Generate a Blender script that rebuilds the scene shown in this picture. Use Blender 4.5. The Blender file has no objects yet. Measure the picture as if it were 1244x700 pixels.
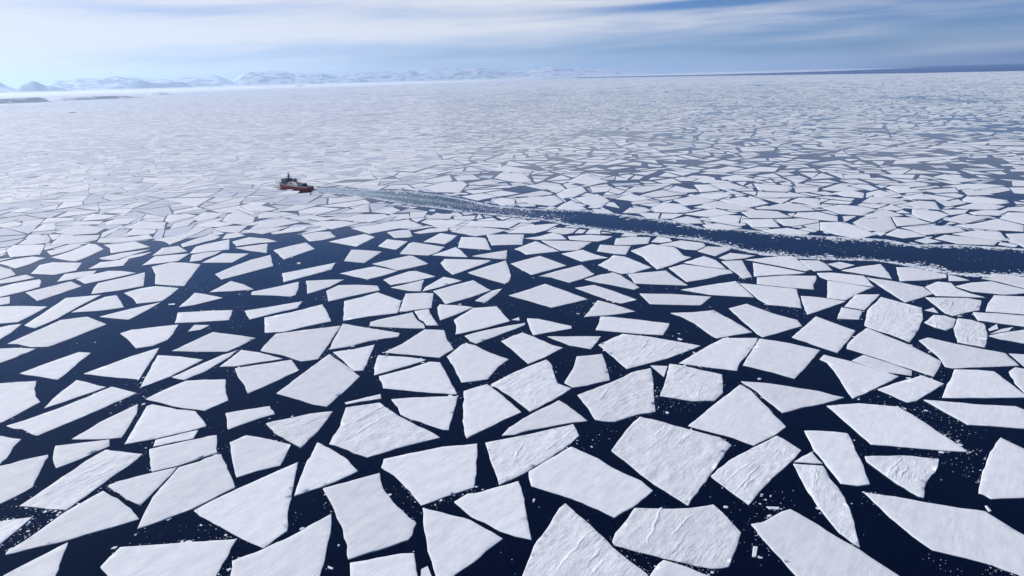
import bpy, bmesh, math, random
import numpy as np
from mathutils import Vector, noise
from mathutils.geometry import delaunay_2d_cdt

random.seed(7)
rng = np.random.default_rng(11)
R = math.radians
scene = bpy.context.scene
col = scene.collection

# ------------------------------------------------------------------ data (world metres, decimetre precision)
FLOES = """
1697,2888,1861,2835,1987,2781,2182,2715,2211,2618,2237,2542,2278,2441,2097,2203,2031,2294,1969,2350,1884,2399,1779,2452,1756,2516,1717,2687|0|Long three-cornered smooth floe, nine tenths across, a tenth up, partly cropped
560,2810,701,2797,819,2797,944,2822,982,2712,1009,2603,950,2493,882,2381,807,2372,622,2442,425,2536,414,2564,438,2626|1|Ridged broad many-cornered floe, seven tenths across, a tenth up
754,3717,886,3638,1010,3546,1163,3448,1203,3357,1095,3204,984,3045,917,2953,823,2811,813,2818,694,2992,582,3221,523,3333,555,3393,649,3565|1|Larger ridged broad four-cornered floe, seven tenths across, a fifth up
1066,2665,1126,2675,1242,2751,1293,2770,1375,2644,1416,2563,1479,2467,1556,2310,1576,2249,1149,2265,1133,2332,1098,2487|0|Long four-cornered smooth floe, eight tenths across, along the bottom edge
233,2862,198,2821,139,2686,65,2550,25,2413,10,2364,-5,2307,548,2287,535,2354,422,2519,411,2542,337,2689|1|Ridged broad three-cornered floe, six tenths across, along the bottom edge
309,3388,449,3252,514,3155,607,3063,639,3031,681,2943,558,2812,454,2731,389,2794,264,2892,70,3009,60,3145,163,3249|0|Broad five-cornered smooth floe, six tenths across, a sixth up
-998,3039,-855,3107,-724,3171,-678,3018,-607,2899,-518,2781,-473,2735,-481,2646,-495,2611,-591,2559,-745,2487,-770,2583,-817,2701,-898,2862|0|Chunky many-cornered smooth floe, four tenths across, a tenth up
-1196,3306,-1171,3168,-1120,2891,-1070,2701,-1108,2642,-1143,2578,-1291,2666,-1503,2809,-1590,2878,-1556,2926,-1498,2997,-1439,3062,-1312,3190|0|Chunky four-cornered smooth floe, two tenths across, a tenth up
-731,3309,-597,3362,-415,3424,-218,3450,-210,3170,-213,3063,-215,3011,-339,2946,-470,2867,-543,2993,-644,3136,-731,3223|0|Broad five-cornered smooth floe, four tenths across, a fifth up
-1823,2483,-1819,2547,-1806,2618,-1611,2631,-1436,2643,-1286,2655,-1281,2526,-1283,2412,-1276,2353,-1699,2369,-1761,2430|0|Long thin five-cornered smooth floe, two tenths across, along the bottom edge
1919,3792,2136,3813,2350,3757,2392,3552,2437,3218,2190,3268,1958,3323,1942,3536|0|Long four-cornered smooth floe, nine tenths across, a quarter up
-1080,3935,-975,3964,-873,3995,-718,3801,-648,3735,-509,3606,-433,3522,-604,3446,-711,3385,-824,3322,-947,3406,-1075,3480,-1060,3695,-1074,3842|1|Ridged broad five-cornered floe, four tenths across, a quarter up
-1256,2501,-1146,2575,-1023,2685,-897,2829,-863,2679,-843,2498,-838,2396,-833,2337,-1213,2351,-1230,2420|0|Broad four-cornered smooth floe, three tenths across, along the bottom edge
-1843,3276,-1751,3333,-1735,3361,-1661,3406,-1623,3344,-1520,3184,-1450,3067,-1559,2934,-1596,2887,-1707,2799,-1794,2738,-1822,2855,-1849,2998|0|Long four-cornered smooth floe, two tenths across, a sixth up
-465,2859,-360,2813,-223,2750,-65,2606,-110,2557,-166,2483,-266,2379,-316,2318,-337,2319,-357,2388,-405,2535,-435,2673|0|Chunky four-cornered smooth floe, four tenths across, along the bottom edge
1011,3586,1241,3846,1496,4123,1540,4026,1580,3542,1472,3447,1319,3342,1233,3431,1155,3482|0|Chunky four-cornered smooth floe, seven tenths across, a quarter up
-2139,3073,-2021,2999,-1907,2909,-1818,2820,-1946,2747,-2083,2667,-2303,2578,-2313,2603,-2261,2754,-2226,2898|0|Long thin four-cornered smooth floe, a tenth across, a tenth up
1140,3207,1334,3345,1487,3450,1527,3371,1561,3282,1475,3186,1358,3073,1196,2906,1108,2802,1054,2919,995,3060|1|Smaller ridged broad four-cornered floe, seven tenths across, a fifth up
-2357,3488,-2230,3455,-2111,3428,-2115,3359,-2169,3144,-2226,2905,-2367,2928,-2495,2950,-2453,3127,-2403,3373|1|Ridged long thin four-cornered floe, a tenth across, a sixth up
-178,3453,54,3529,347,3645,369,3503,312,3414,168,3254,35,3120,-93,3021,-104,3095,-140,3247|1|Ridged long four-cornered floe, halfway across, a fifth up
404,4025,675,4223,815,4354,966,4420,949,4251,908,4027,865,3768,703,3714,594,3652,531,3661,480,3684,446,3868|1|Ridged broad four-cornered floe, six tenths across, a third up
-316,2894,-250,2963,-184,2974,8,3065,24,3001,37,2868,63,2586,-14,2615,-82,2653,-219,2765|0|Chunky three-cornered smooth floe, halfway across, a tenth up
-1600,4166,-1519,4458,-1407,4834,-1241,4627,-1082,4408,-1144,4147,-1202,3949,-1298,3984,-1453,4080|0|Broad four-cornered smooth floe, three tenths across, a third up
2703,3369,2722,3311,2747,3245,2761,3156,2501,2807,2427,2804,2268,2801,2259,2835,2238,2853,2332,2976,2470,3138,2540,3217|0|Chunky five-cornered smooth floe, at the right-side edge, a sixth up
1458,3158,1610,3128,1592,3010,1590,2847,1575,2760,1483,2479,1436,2585,1426,2788,1436,2968|1|Ridged long three-cornered floe, eight tenths across, a sixth up
-162,4222,8,4418,240,4622,278,4501,282,4346,295,4208,385,4126,245,3959,92,3811,-29,4033|1|Ridged broad many-cornered floe, halfway across, a third up
1659,3497,1749,3489,1828,3475,1894,3453,1865,3319,1831,3174,1827,3161,1766,2947,1695,2935,1620,2960,1622,3084,1626,3179,1621,3279|0|Broad four-cornered smooth floe, eight tenths across, a fifth up
2504,4747,2662,4930,2824,5087,2883,4914,2958,4706,3006,4403,2956,4330,2808,4158,2728,4281,2630,4437,2540,4571,2464,4676|0|Long five-cornered smooth floe, nine tenths across, two fifths up
651,4877,875,5098,1080,5016,1429,4802,1122,4579,793,4411|1|Ridged long four-cornered floe, six tenths across, two fifths up
-3159,3806,-3087,3876,-2948,4070,-2797,4346,-2556,4229,-2684,3986,-2870,3664,-3020,3754,-3083,3765|0|Long thin four-cornered smooth floe, a tenth across, a quarter up
-341,4129,-185,4229,-83,4060,43,3809,-91,3694,-206,3581,-284,3499,-306,3596,-324,3801|0|Chunky four-cornered smooth floe, halfway across, a quarter up
1907,4920,2101,4807,2267,4658,2067,4401,1886,4181,1782,4287,1612,4423,1655,4500,1724,4616|0|Larger broad four-cornered smooth floe, eight tenths across, two fifths up
-2281,3536,-2334,3762,-2396,4027,-2372,4054,-2166,3969,-2037,3939,-1961,3847,-1879,3738,-1923,3700,-2120,3593|0|Broad five-cornered smooth floe, two tenths across, a quarter up
1109,4485,1184,4457,1429,4280,1350,4001,1259,3890,1120,3893,932,3978,1018,4208|1|Ridged broad five-cornered floe, seven tenths across, a third up
1862,3208,2066,3207,2242,3165,2190,3088,2145,3037,2057,2959,2012,2904,1961,2822,1940,2836,1896,2945,1848,3160|1|Ridged broad many-cornered floe, nine tenths across, a fifth up
2670,3854,2822,4048,2922,4156,3010,4271,3151,4254,3254,4223,3212,3888,3220,3827,2927,3835|0|Long four-cornered smooth floe, at the right-side edge, a third up
-1666,3532,-1598,3614,-1510,3587,-1291,3491,-1282,3336,-1282,3264,-1392,3218,-1483,3156,-1566,3316,-1616,3421|0|Broad five-cornered smooth floe, three tenths across, a fifth up
3331,5841,3429,5669,3519,5520,3373,5250,3104,4898,2987,4763,2929,4928,2840,5079,2830,5143,3023,5482|1|Ridged broad many-cornered floe, nine tenths across, just under halfway up
-2459,4130,-2389,4283,-2311,4410,-2182,4421,-2032,4417,-1962,4245,-1880,4080,-1978,3936,-2033,3955,-2179,3997,-2360,4084|0|Long four-cornered smooth floe, two tenths across, a third up
-1976,5028,-1965,5297,-1728,5375,-1459,5453,-1455,5027,-1463,4733,-1581,4695,-1747,4815,-1967,4927|0|Broad four-cornered smooth floe, three tenths across, two fifths up
-1125,2971,-1142,3136,-1153,3313,-1144,3346,-1148,3510,-1057,3438,-925,3310,-842,3192,-938,3096,-1010,3043|0|Chunky three-cornered smooth floe, three tenths across, a fifth up
2542,3839,2698,3797,2870,3749,3042,3722,3087,3594,2968,3434,2782,3476,2615,3510|0|Long thin four-cornered smooth floe, at the right-side edge, a quarter up
-953,4403,-755,4523,-620,4638,-539,4621,-450,4337,-375,4077,-563,4113,-699,4150,-889,4202|0|Broad four-cornered floe, four tenths across, a third up
3069,4798,3173,4853,3308,4707,3539,4516,3480,4297,3010,4279,2972,4311,3030,4491|0|Long five-cornered floe, at the right-side edge, two fifths up
1174,4487,1466,4792,1638,4950,1907,4931,1790,4722,1606,4459,1547,4330,1398,4387|0|Broad four-cornered floe, seven tenths across, two fifths up
-809,4036,-691,4052,-525,4057,-369,4058,-380,3848,-392,3604,-431,3612,-651,3760,-716,3823,-747,3924|0|Broad four-cornered floe, four tenths across, a quarter up
1512,4170,1684,4129,1965,3994,2034,3926,2089,3893,1911,3812,1778,3776,1621,3710,1576,3917,1552,4062|0|Long thin three-cornered floe, eight tenths across, a third up
2184,4495,2254,4575,2397,4437,2587,4177,2336,4003,2123,3870,2132,3955,2199,4309,2210,4435|0|Broad five-cornered floe, eight tenths across, a third up
-1848,3288,-1970,3233,-2024,3321,-2105,3477,-1993,3530,-1840,3598,-1822,3612,-1772,3623,-1727,3517,-1684,3416,-1741,3375|0|Long four-cornered floe, two tenths across, a fifth up
-409,4948,-366,4982,-293,4930,-174,4774,-32,4640,-109,4511,-181,4302,-265,4278,-363,4258,-428,4502,-503,4723|0|Chunky five-cornered floe, halfway across, two fifths up
-4143,5223,-4104,5489,-4054,5793,-3857,5865,-3706,5754,-3552,5641,-3644,5379,-3723,5165,-3748,5132,-3882,5134,-4048,5212|0|Long thin four-cornered floe, a tenth across, two fifths up
-2886,3296,-2862,3339,-2778,3396,-2664,3450,-2641,3419,-2636,3384,-2579,3241,-2532,3123,-2564,3037,-2602,2971,-2621,2929|0|Broad five-cornered floe, at the left-side edge, a sixth up
2157,4925,2544,5381,2707,5023,2366,4595,2296,4700|0|Smaller broad four-cornered floe, eight tenths across, two fifths up
-86,3523,-41,3621,102,3789,282,3961,369,3817,439,3672,313,3650,75,3576,-3,3532|0|Long thin three-cornered floe, halfway across, a quarter up
-1529,3751,-1413,3807,-1286,3865,-1145,3890,-1157,3762,-1173,3631,-1222,3443,-1329,3534,-1436,3625|1|Ridged broad three-cornered floe, three tenths across, a quarter up
-734,2471,-617,2500,-519,2523,-458,2524,-441,2452,-424,2380,-415,2322,-699,2332,-715,2391|0|Long four-cornered floe, four tenths across, along the bottom edge
1890,5637,2087,5751,2221,5481,2361,5307,2342,5160,2171,5065,1942,4939,1919,5018,1902,5321|0|Long five-cornered floe, seven tenths across, just under halfway up
-3713,4441,-3543,4466,-3404,4476,-3327,4338,-3240,4219,-3148,4128,-3184,3958,-3209,3851,-3277,3837|0|Broad five-cornered floe, at the left-side edge, a third up
-2043,4605,-1850,4676,-1665,4740,-1548,4539,-1669,4344,-1788,4167,-1860,4303,-1958,4443|0|Long four-cornered floe, three tenths across, a third up
-2143,3113,-2106,3157,-1996,3214,-1846,3283,-1847,3199,-1862,3049,-1871,2926,-1970,2983|0|Broad three-cornered floe, a tenth across, a sixth up
-992,4828,-873,5004,-733,5310,-566,5279,-520,5049,-456,4858,-552,4695,-705,4746,-790,4773|0|Broad five-cornered floe, four tenths across, two fifths up
-2200,5708,-2004,5833,-1769,6045,-1663,5806,-1567,5563,-1773,5437,-1908,5330,-2065,5319|0|Long four-cornered floe, three tenths across, just under halfway up
-1586,6117,-1459,6216,-1313,6370,-1037,6082,-1020,5734,-1259,5666,-1470,5564|0|Broad five-cornered floe, four tenths across, just under halfway up
464,4665,560,4678,661,4702,664,4505,652,4235,490,4163,388,4136,334,4215,417,4449,437,4534|0|Chunky five-cornered floe, six tenths across, a third up
1357,5557,1568,5562,1751,5604,1835,5327,1903,5048,1730,4996,1582,4943,1531,5119,1497,5293,1429,5459|0|Long four-cornered floe, seven tenths across, just under halfway up
-2637,3614,-2587,3818,-2470,4071,-2403,3926,-2365,3764,-2335,3617,-2466,3605|0|Long four-cornered floe, a tenth across, a quarter up
-3134,4572,-3049,4713,-2947,4894,-2808,5057,-2765,4898,-2708,4647,-2656,4445,-2882,4500|0|Larger long three-cornered floe, a tenth across, a third up
2338,3996,2538,4098,2742,4188,2812,4049,2659,3936,2497,3819,2430,3801|0|Broad four-cornered floe, nine tenths across, a third up
667,5189,712,5332,753,5511,866,5490,1068,5405,1301,5299,1255,5176,1188,5035,1007,5076,819,5134|0|Long thin four-cornered floe, six tenths across, just under halfway up
-98,5002,-10,5102,77,5180,173,5071,306,4889,384,4833,229,4653,104,4541,12,4761|0|Broad four-cornered floe, halfway across, two fifths up
-509,5524,-354,5829,-139,5857,-85,5661,-19,5454,-254,5287,-470,5167,-478,5381|0|Long many-cornered floe, halfway across, just under halfway up
-2680,4974,-2607,5159,-2518,5382,-2308,5302,-2097,5213,-2163,5041,-2223,4927,-2401,4939,-2542,4955|0|Long thin four-cornered floe, two tenths across, two fifths up
-36,6163,176,6353,333,6515,522,6254,702,5987,496,5862,349,5773,149,5985|0|Larger long four-cornered floe, halfway across, halfway up
-1457,5506,-1188,5366,-925,5241,-924,5156,-1146,5075,-1292,4964,-1434,4914,-1448,5186|0|Long four-cornered floe, four tenths across, two fifths up
-2066,2665,-2021,2544,-1981,2438,-1960,2378,-2216,2387,-2216,2447,-2141,2559|0|Long three-cornered floe, at the left-side edge, along the bottom edge
-2582,4302,-2658,4571,-2748,4897,-2550,4858,-2343,4781,-2451,4487|0|Long three-cornered floe, two tenths across, a third up
2220,6364,2366,6296,2689,6130,2597,5831,2512,5583,2396,5641,2258,5696,2228,5861|0|Long four-cornered floe, eight tenths across, halfway up
-2688,3547,-2547,3577,-2401,3607,-2354,3526,-2449,3380,-2491,3330,-2526,3295,-2585,3365,-2641,3454|0|Long five-cornered floe, a tenth across, a fifth up
-4127,7578,-3985,7758,-3797,7725,-3580,7631,-3497,7260,-3375,6746,-3572,6804,-3736,6859,-3911,7233|0|Broad five-cornered floe, two tenths across, just over halfway up
-3625,4611,-3530,4811,-3422,5008,-3308,4983,-3279,4728,-3254,4475,-3398,4531|0|Smaller long three-cornered floe, a tenth across, a third up
1397,7738,1708,8038,1950,7838,1952,7453,2020,7373,1712,7058,1537,6913,1509,7145,1480,7465|0|Broad many-cornered floe, six tenths across, just over halfway up
-3313,5401,-3258,5486,-3073,5541,-2899,5589,-2840,5359,-2821,5217,-2879,5090,-2994,5046,-3065,5131,-3186,5272|0|Long four-cornered floe, a tenth across, two fifths up
3649,5248,3734,5202,3775,5103,3672,4910,3524,4700,3461,4624,3327,4738,3469,5014|1|Ridged broad many-cornered floe, at the right-side edge, two fifths up
-4299,5664,-4346,6016,-4416,6453,-4099,6526,-4112,6162,-4099,5818,-4141,5571|0|Long thin four-cornered floe, a tenth across, just under halfway up
-776,6366,-593,6541,-394,6707,-295,6515,-201,6343,-406,6119,-613,5942,-691,6177|0|Smaller long four-cornered floe, halfway across, halfway up
3506,6456,3697,6298,3866,6095,3837,5885,3604,5747,3457,5667,3473,6026|0|Long four-cornered floe, nine tenths across, halfway up
3702,5796,3869,5772,4059,5747,4130,5667,3947,5418,3781,5360,3651,5300,3624,5372|1|Ridged long four-cornered floe, nine tenths across, just under halfway up
2455,6541,2765,6583,3053,6538,2972,6363,2904,6259,2841,6096,2622,6178,2373,6317|0|Long thin many-cornered floe, eight tenths across, halfway up
1665,6965,1846,7099,2073,6958,2276,6824,2276,6706,2119,6643,1953,6529,1728,6441,1691,6743|0|Biggest long thin four-cornered floe, seven tenths across, just over halfway up
1198,6119,1502,6078,1716,6010,1840,5966,1673,5730,1429,5763,1234,5802|0|Long thin four-cornered floe, seven tenths across, halfway up
1604,6198,1895,6321,2210,6432,2218,6186,2213,5910,2008,5966,1839,6015|0|Long thin three-cornered floe, seven tenths across, halfway up
-1836,3902,-1709,3948,-1577,3988,-1558,3946,-1505,3870,-1620,3787,-1734,3680|0|Long four-cornered floe, two tenths across, a quarter up
3971,5386,4129,5590,4326,5805,4558,5748,4666,5715,4325,5256,4229,5292|0|Broad four-cornered floe, at the right-side edge, just under halfway up
-3069,4023,-3100,4174,-3120,4473,-2968,4404,-2826,4340,-2958,4159|0|Long thin three-cornered floe, a tenth across, a third up
-4227,6553,-4330,6784,-4384,6953,-4229,7135,-4079,7341,-3816,6797,-4004,6654|0|Long thin four-cornered floe, a tenth across, halfway up
-3905,6569,-3815,6711,-3682,6785,-3401,6692,-3374,6454,-3372,6264,-3586,6202,-3740,6407|0|Long four-cornered floe, a tenth across, halfway up
-3239,7184,-3167,7464,-3056,7776,-2894,7990,-2688,7466,-2873,7214,-3077,6956|0|Largest long thin four-cornered floe, two tenths across, just over halfway up
-1390,4865,-1242,4911,-1086,5001,-1081,4739,-1077,4500,-1147,4496,-1277,4706|0|Chunky four-cornered floe, three tenths across, two fifths up
4160,6095,4378,6193,4584,6218,4712,5960,4745,5882,4617,5829,4423,5807,4211,5913|0|Long thin three-cornered floe, at the right-side edge, halfway up
-2957,5626,-3061,5915,-2828,5933,-2824,5942,-2568,5945,-2490,5666,-2696,5640|0|Long thin four-cornered floe, two tenths across, just under halfway up
1202,6782,1419,6830,1621,6873,1644,6687,1715,6326,1459,6376,1212,6437|0|Larger long four-cornered floe, six tenths across, halfway up
937,7154,1074,7362,1167,7556,1287,7484,1407,7223,1496,6994,1260,6801,1138,6788,1075,6881|0|Middle long four-cornered floe, six tenths across, just over halfway up
-989,4411,-1018,4598,-1025,4783,-783,4729,-641,4670,-761,4567,-901,4470|0|Long three-cornered floe, four tenths across, two fifths up
4166,9004,4490,8985,4512,8670,4530,8209,4214,8023,4047,8265,3970,8557|0|Long thin four-cornered floe beyond the dark channel, eight tenths across, three fifths up
-1213,5427,-1227,5517,-1170,5574,-919,5726,-889,5750,-814,5527,-755,5441,-727,5321,-867,5339,-1065,5377|0|Long thin many-cornered floe, four tenths across, just under halfway up
-11,7308,332,7620,607,7166,209,6832|0|Larger long four-cornered floe, halfway across, just over halfway up
-5008,6234,-4758,6238,-4428,6197,-4411,5953,-4413,5756,-4638,5722|0|Long four-cornered floe, at the left-side edge, just under halfway up
3089,6380,3247,6256,3397,6110,3184,5951,2979,5766,2845,5848|0|Larger broad four-cornered floe, eight tenths across, halfway up
-469,6988,-265,7231,-61,7447,-21,7061,-5,6809,-28,6604,-68,6534,-234,6710,-422,6921|0|Broad five-cornered floe, halfway across, just over halfway up
-2170,4636,-2146,4778,-2127,4961,-1966,4903,-1726,4757,-1895,4700,-2054,4635|0|Long thin three-cornered floe, two tenths across, two fifths up
-1842,6458,-1764,6644,-1563,6644,-1353,6591,-1300,6432,-1534,6274,-1736,6110,-1790,6295|0|Long thin five-cornered floe, three tenths across, halfway up
544,2352,588,2413,618,2439,714,2387,783,2335,800,2278,508,2288|0|Long thin four-cornered floe, seven tenths across, along the bottom edge
-1018,5778,-1034,6309,-864,6321,-756,6296,-731,5854,-893,5804,-955,5773|0|Broad four-cornered floe, four tenths across, halfway up
2397,4460,2533,4556,2638,4407,2721,4262,2673,4180,2530,4247|0|Long thin four-cornered floe, nine tenths across, a third up
3976,6774,4134,6759,4240,6594,4312,6469,4249,6359,4000,6298,3745,6282|0|Long thin four-cornered floe bordering the dark channel, nine tenths across, just over halfway up
276,6783,532,7009,770,7184,819,6981,860,6790,703,6625,574,6522,408,6723|0|Lowest long four-cornered floe, six tenths across, just over halfway up
5765,8637,6009,8668,6519,8942,6564,8518,6308,8165,6030,8291,5794,8435|0|Larger long thin three-cornered floe beyond the dark channel, at the right-side edge, three fifths up
3862,5382,4040,5335,4209,5265,4305,5230,4115,4974,4030,5017,3773,5180|0|Long thin four-cornered floe, at the right-side edge, just under halfway up
-2241,9408,-1922,9622,-1493,9941,-1469,9854,-1215,9424,-1389,9263,-1543,9302,-1898,9005|0|Long thin five-cornered floe, four tenths across, three fifths up
3882,6104,4092,6251,4193,6199,4138,6035,4167,5867,4219,5734,4009,5784,3819,5824|0|Long thin many-cornered floe, nine tenths across, halfway up
-4973,6682,-4856,6859,-4735,7057,-4492,6856,-4562,6609,-4643,6363,-4804,6522|0|Larger long thin four-cornered floe, at the left-side edge, halfway up
610,6353,813,6434,975,6216,1149,5936,985,5836,926,5888,772,6105|0|Long thin four-cornered floe, six tenths across, halfway up
-5396,7398,-5549,7787,-5468,7905,-5079,7844,-4933,7489,-5080,7322|0|Long thin four-cornered floe, at the left-side edge, just over halfway up
-4083,5986,-4064,6296,-4027,6457,-3938,6502,-3792,6309,-3646,6101,-3839,6013|0|Long three-cornered floe, a tenth across, just under halfway up
-797,7407,-766,7583,-518,7543,-231,7478,-251,7388,-617,6908,-717,7128|0|Long thin five-cornered floe, halfway across, just over halfway up
2639,5923,2786,5872,2972,5739,2816,5629,2632,5504,2489,5415,2563,5694|0|Long three-cornered floe, eight tenths across, just under halfway up
120,5518,219,5498,489,5301,484,5240,324,5177,159,5108,135,5296|0|Long four-cornered floe, halfway across, just under halfway up
2551,7213,2841,7290,3122,7333,3118,7122,3099,6764,3017,6710,2831,6930,2629,7150|0|Long thin four-cornered floe bordering the dark channel, eight tenths across, just over halfway up
-2445,4473,-2317,4727,-2242,4863,-2150,4972,-2158,4842,-2238,4553,-2327,4419|0|Long thin three-cornered floe, two tenths across, a third up
607,5501,785,5956,917,5828,1081,5613,882,5547,744,5524|0|Long three-cornered floe, six tenths across, just under halfway up
-1576,7448,-1387,7623,-1200,7784,-1147,7756,-924,7384,-1113,7219,-1237,7138,-1388,7292|0|Larger long four-cornered floe, four tenths across, just over halfway up
733,6622,906,6773,1070,6844,1129,6734,1238,6298,1172,6235,1008,6383,868,6484|0|Smaller long four-cornered floe, six tenths across, halfway up
-395,5136,-265,5231,-36,5348,110,5408,102,5346,-116,5127,-288,4957,-342,5019|0|Long thin four-cornered floe, halfway across, two fifths up
4565,8922,4769,9146,5219,9189,4949,8537,4685,8310,4579,8465|0|Long five-cornered floe beyond the dark channel, nine tenths across, three fifths up
-5646,8154,-5585,8417,-5593,8858,-5471,8817,-5202,8521,-5183,8226,-5190,7900,-5418,8014|0|Biggest long thin four-cornered floe, a tenth across, just over halfway up
3097,6641,3248,6642,3511,6499,3423,6121,3095,6394,3067,6496|0|Long thin four-cornered floe, eight tenths across, halfway up
266,5082,501,5066,702,5051,662,4949,586,4787,431,4872|0|Long thin three-cornered floe, six tenths across, two fifths up
-2548,2828,-2435,2848,-2358,2862,-2370,2710,-2375,2652,-2380,2596|1|Ridged broad three-cornered floe, at the left-side edge, a tenth up
-2450,5913,-2215,6024,-1983,6150,-1980,6005,-1968,5953,-2147,5813,-2314,5661|0|Long thin five-cornered floe, three tenths across, just under halfway up
-2559,6386,-2590,6495,-2411,6628,-2206,6811,-2138,6537,-2107,6348,-2145,6299,-2354,6353|0|Long thin four-cornered floe, three tenths across, halfway up
-1854,7086,-1701,7222,-1524,7339,-1227,7131,-1350,6964,-1506,6826,-1679,6951|0|Long thin three-cornered floe, four tenths across, just over halfway up
-2496,7153,-2360,7251,-2168,7415,-2001,7547,-1979,7248,-2157,7039,-2374,6803|0|Long thin four-cornered floe, three tenths across, just over halfway up
-1324,7867,-1284,8401,-1240,8468,-806,8160,-872,7898,-973,7754,-1155,7811,-1206,7831|0|Long five-cornered floe, four tenths across, just over halfway up
-5424,6811,-5328,7019,-5144,7168,-5076,7100,-4938,6866,-5024,6675,-5129,6538,-5181,6474|0|Long thin five-cornered floe, at the left-side edge, halfway up
2603,7091,2809,6874,3001,6650,2911,6617,2636,6595,2435,6566|0|Long thin three-cornered floe, eight tenths across, just over halfway up
-1335,6798,-1226,6952,-1106,7100,-1027,7105,-790,6863,-902,6789,-1049,6678,-1221,6596|0|Long thin four-cornered floe, four tenths across, halfway up
-6534,8637,-6599,8876,-6401,8891,-6177,8867,-6032,8609,-5871,8297,-6034,8249,-6190,8209|0|Long five-cornered floe, at the left-side edge, just over halfway up
-322,8782,-68,8772,180,8743,145,8175,-47,8179,-240,8175|0|Long four-cornered floe, halfway across, three fifths up
3370,6707,3646,6838,3891,6911,3798,6576,3720,6363,3558,6527|0|Long thin three-cornered floe, nine tenths across, just over halfway up
5023,8588,5486,8651,5715,8474,5661,8260,5120,8140,5069,8406|0|Middle long thin three-cornered floe beyond the dark channel, nine tenths across, three fifths up
5077,7951,5308,8119,5496,7973,5685,7715,5522,7547,5191,7647|0|Long thin four-cornered floe beyond the dark channel, at the right-side edge, three fifths up
4629,10014,4986,10192,5226,10023,5318,9750,4918,9355,4677,9505|0|Largest long thin three-cornered floe beyond the dark channel, eight tenths across, two thirds up
-4715,7117,-4647,7302,-4545,7445,-4384,7423,-4161,7322,-4304,7142,-4504,6928|0|Long thin three-cornered floe, a tenth across, halfway up
-2939,8221,-2790,8435,-2637,8596,-2421,8224,-2538,7993,-2656,7736|0|Long four-cornered floe, three tenths across, just over halfway up
-3748,5848,-3621,6005,-3364,6248,-3383,5986,-3420,5745,-3580,5792|0|Long thin three-cornered floe, a tenth across, just under halfway up
2885,5601,3141,5925,3369,5915,3215,5733,3012,5496|0|Smaller broad four-cornered floe, eight tenths across, halfway up
378,8367,695,8323,1008,8218,789,7818,594,7815,474,8080|0|Upper long thin four-cornered floe, six tenths across, just over halfway up
-646,8676,-474,8656,-322,8583,-235,7935,-425,8012,-651,8110|0|Broad four-cornered floe, halfway across, three fifths up
-1594,12978,-1312,13512,-928,13620,-799,13170,-887,12221,-1326,12326|0|Long five-cornered floe beyond the dark channel, four tenths across, two thirds up
-3154,3695,-3082,3677,-2939,3635,-2923,3540,-2873,3413,-2878,3387,-2864,3341,-2867,3295|0|Broad three-cornered floe, at the left-side edge, a fifth up
3327,5167,3508,5340,3588,5313,3626,5219,3497,5049,3398,4983,3349,5053|1|Ridged broad five-cornered floe, nine tenths across, just under halfway up
-684,5864,-670,5956,-516,5920,-347,5847,-497,5650,-626,5512,-659,5684|0|Broad four-cornered floe, four tenths across, just under halfway up
36,7962,315,8348,436,8109,577,7801,357,7731,172,7674,99,7875|0|Smaller long four-cornered floe, halfway across, just over halfway up
-1927,7605,-1957,8150,-1764,8097,-1554,8010,-1605,7780,-1664,7492|0|Smaller long four-cornered floe, four tenths across, just over halfway up
-6541,9632,-6568,10024,-6366,10139,-5921,9831,-5850,9498,-6158,9430|0|Largest long thin four-cornered floe, a tenth across, three fifths up
-6081,8820,-6301,9344,-6045,9396,-5737,9381,-5603,9067,-5680,8933,-5902,8864|0|Second-largest long thin four-cornered floe, a tenth across, three fifths up
4550,6315,4784,6466,4974,6321,5074,6284,4780,5889,4729,5983,4651,6179|0|Long thin four-cornered floe bordering the dark channel, at the right-side edge, halfway up
5410,8152,5809,8299,6037,8197,5808,7726,5727,7776,5517,8006|0|Smaller long thin three-cornered floe beyond the dark channel, at the right-side edge, three fifths up
-3953,8164,-4029,8525,-3966,8652,-3744,8905,-3516,8316,-3788,8228,-3854,8170|0|Second-largest long thin four-cornered floe, two tenths across, just over halfway up
137,11501,778,11683,881,11031,683,10665,302,10965|0|Long thin four-cornered floe beyond the dark channel, halfway across, two thirds up
-2122,3584,-1911,3696,-1895,3585,-2000,3546,-2096,3502|0|Long thin four-cornered floe, two tenths across, a quarter up
-4204,5121,-4000,5132,-3814,5102,-3854,4937,-3907,4814,-3940,4755|0|Larger long three-cornered floe, at the left-side edge, two fifths up
-2147,6836,-1951,6854,-1743,6847,-1835,6594,-2001,6365|0|Long three-cornered floe, three tenths across, halfway up
-665,9324,-544,9678,-46,9638,129,9479,-24,9140,-411,9271|0|Larger long thin four-cornered floe bordering the dark channel, halfway across, three fifths up
-813,9028,-434,9274,-24,9016,-242,8792,-454,8692|0|Lower long thin three-cornered floe, halfway across, three fifths up
2290,7184,2529,7202,2469,6887,2417,6556,2299,6503,2301,6716,2285,6854|0|Broad four-cornered floe, seven tenths across, just over halfway up
3372,9827,3692,9949,3910,9817,3935,9368,3658,9335,3358,9397|0|Lowest long thin four-cornered floe beyond the dark channel, seven tenths across, two thirds up
2155,10320,2426,10731,2680,10593,2720,10069,2454,9863,2167,9990|0|Long thin five-cornered floe beyond the dark channel, seven tenths across, two thirds up
-5350,8776,-5175,8812,-5001,8904,-4815,8745,-4628,8572,-4794,8418,-4979,8270,-5147,8558|0|Middle-sized long thin four-cornered floe, a tenth across, just over halfway up
5814,9720,6076,9522,6070,9249,5589,8825,5564,9121,5629,9401|0|Long four-cornered floe beyond the dark channel, nine tenths across, two thirds up
-3122,6059,-3138,6255,-3165,6517,-3044,6464,-2798,6318,-2927,6188,-2996,6111|0|Long three-cornered floe, two tenths across, halfway up
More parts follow.
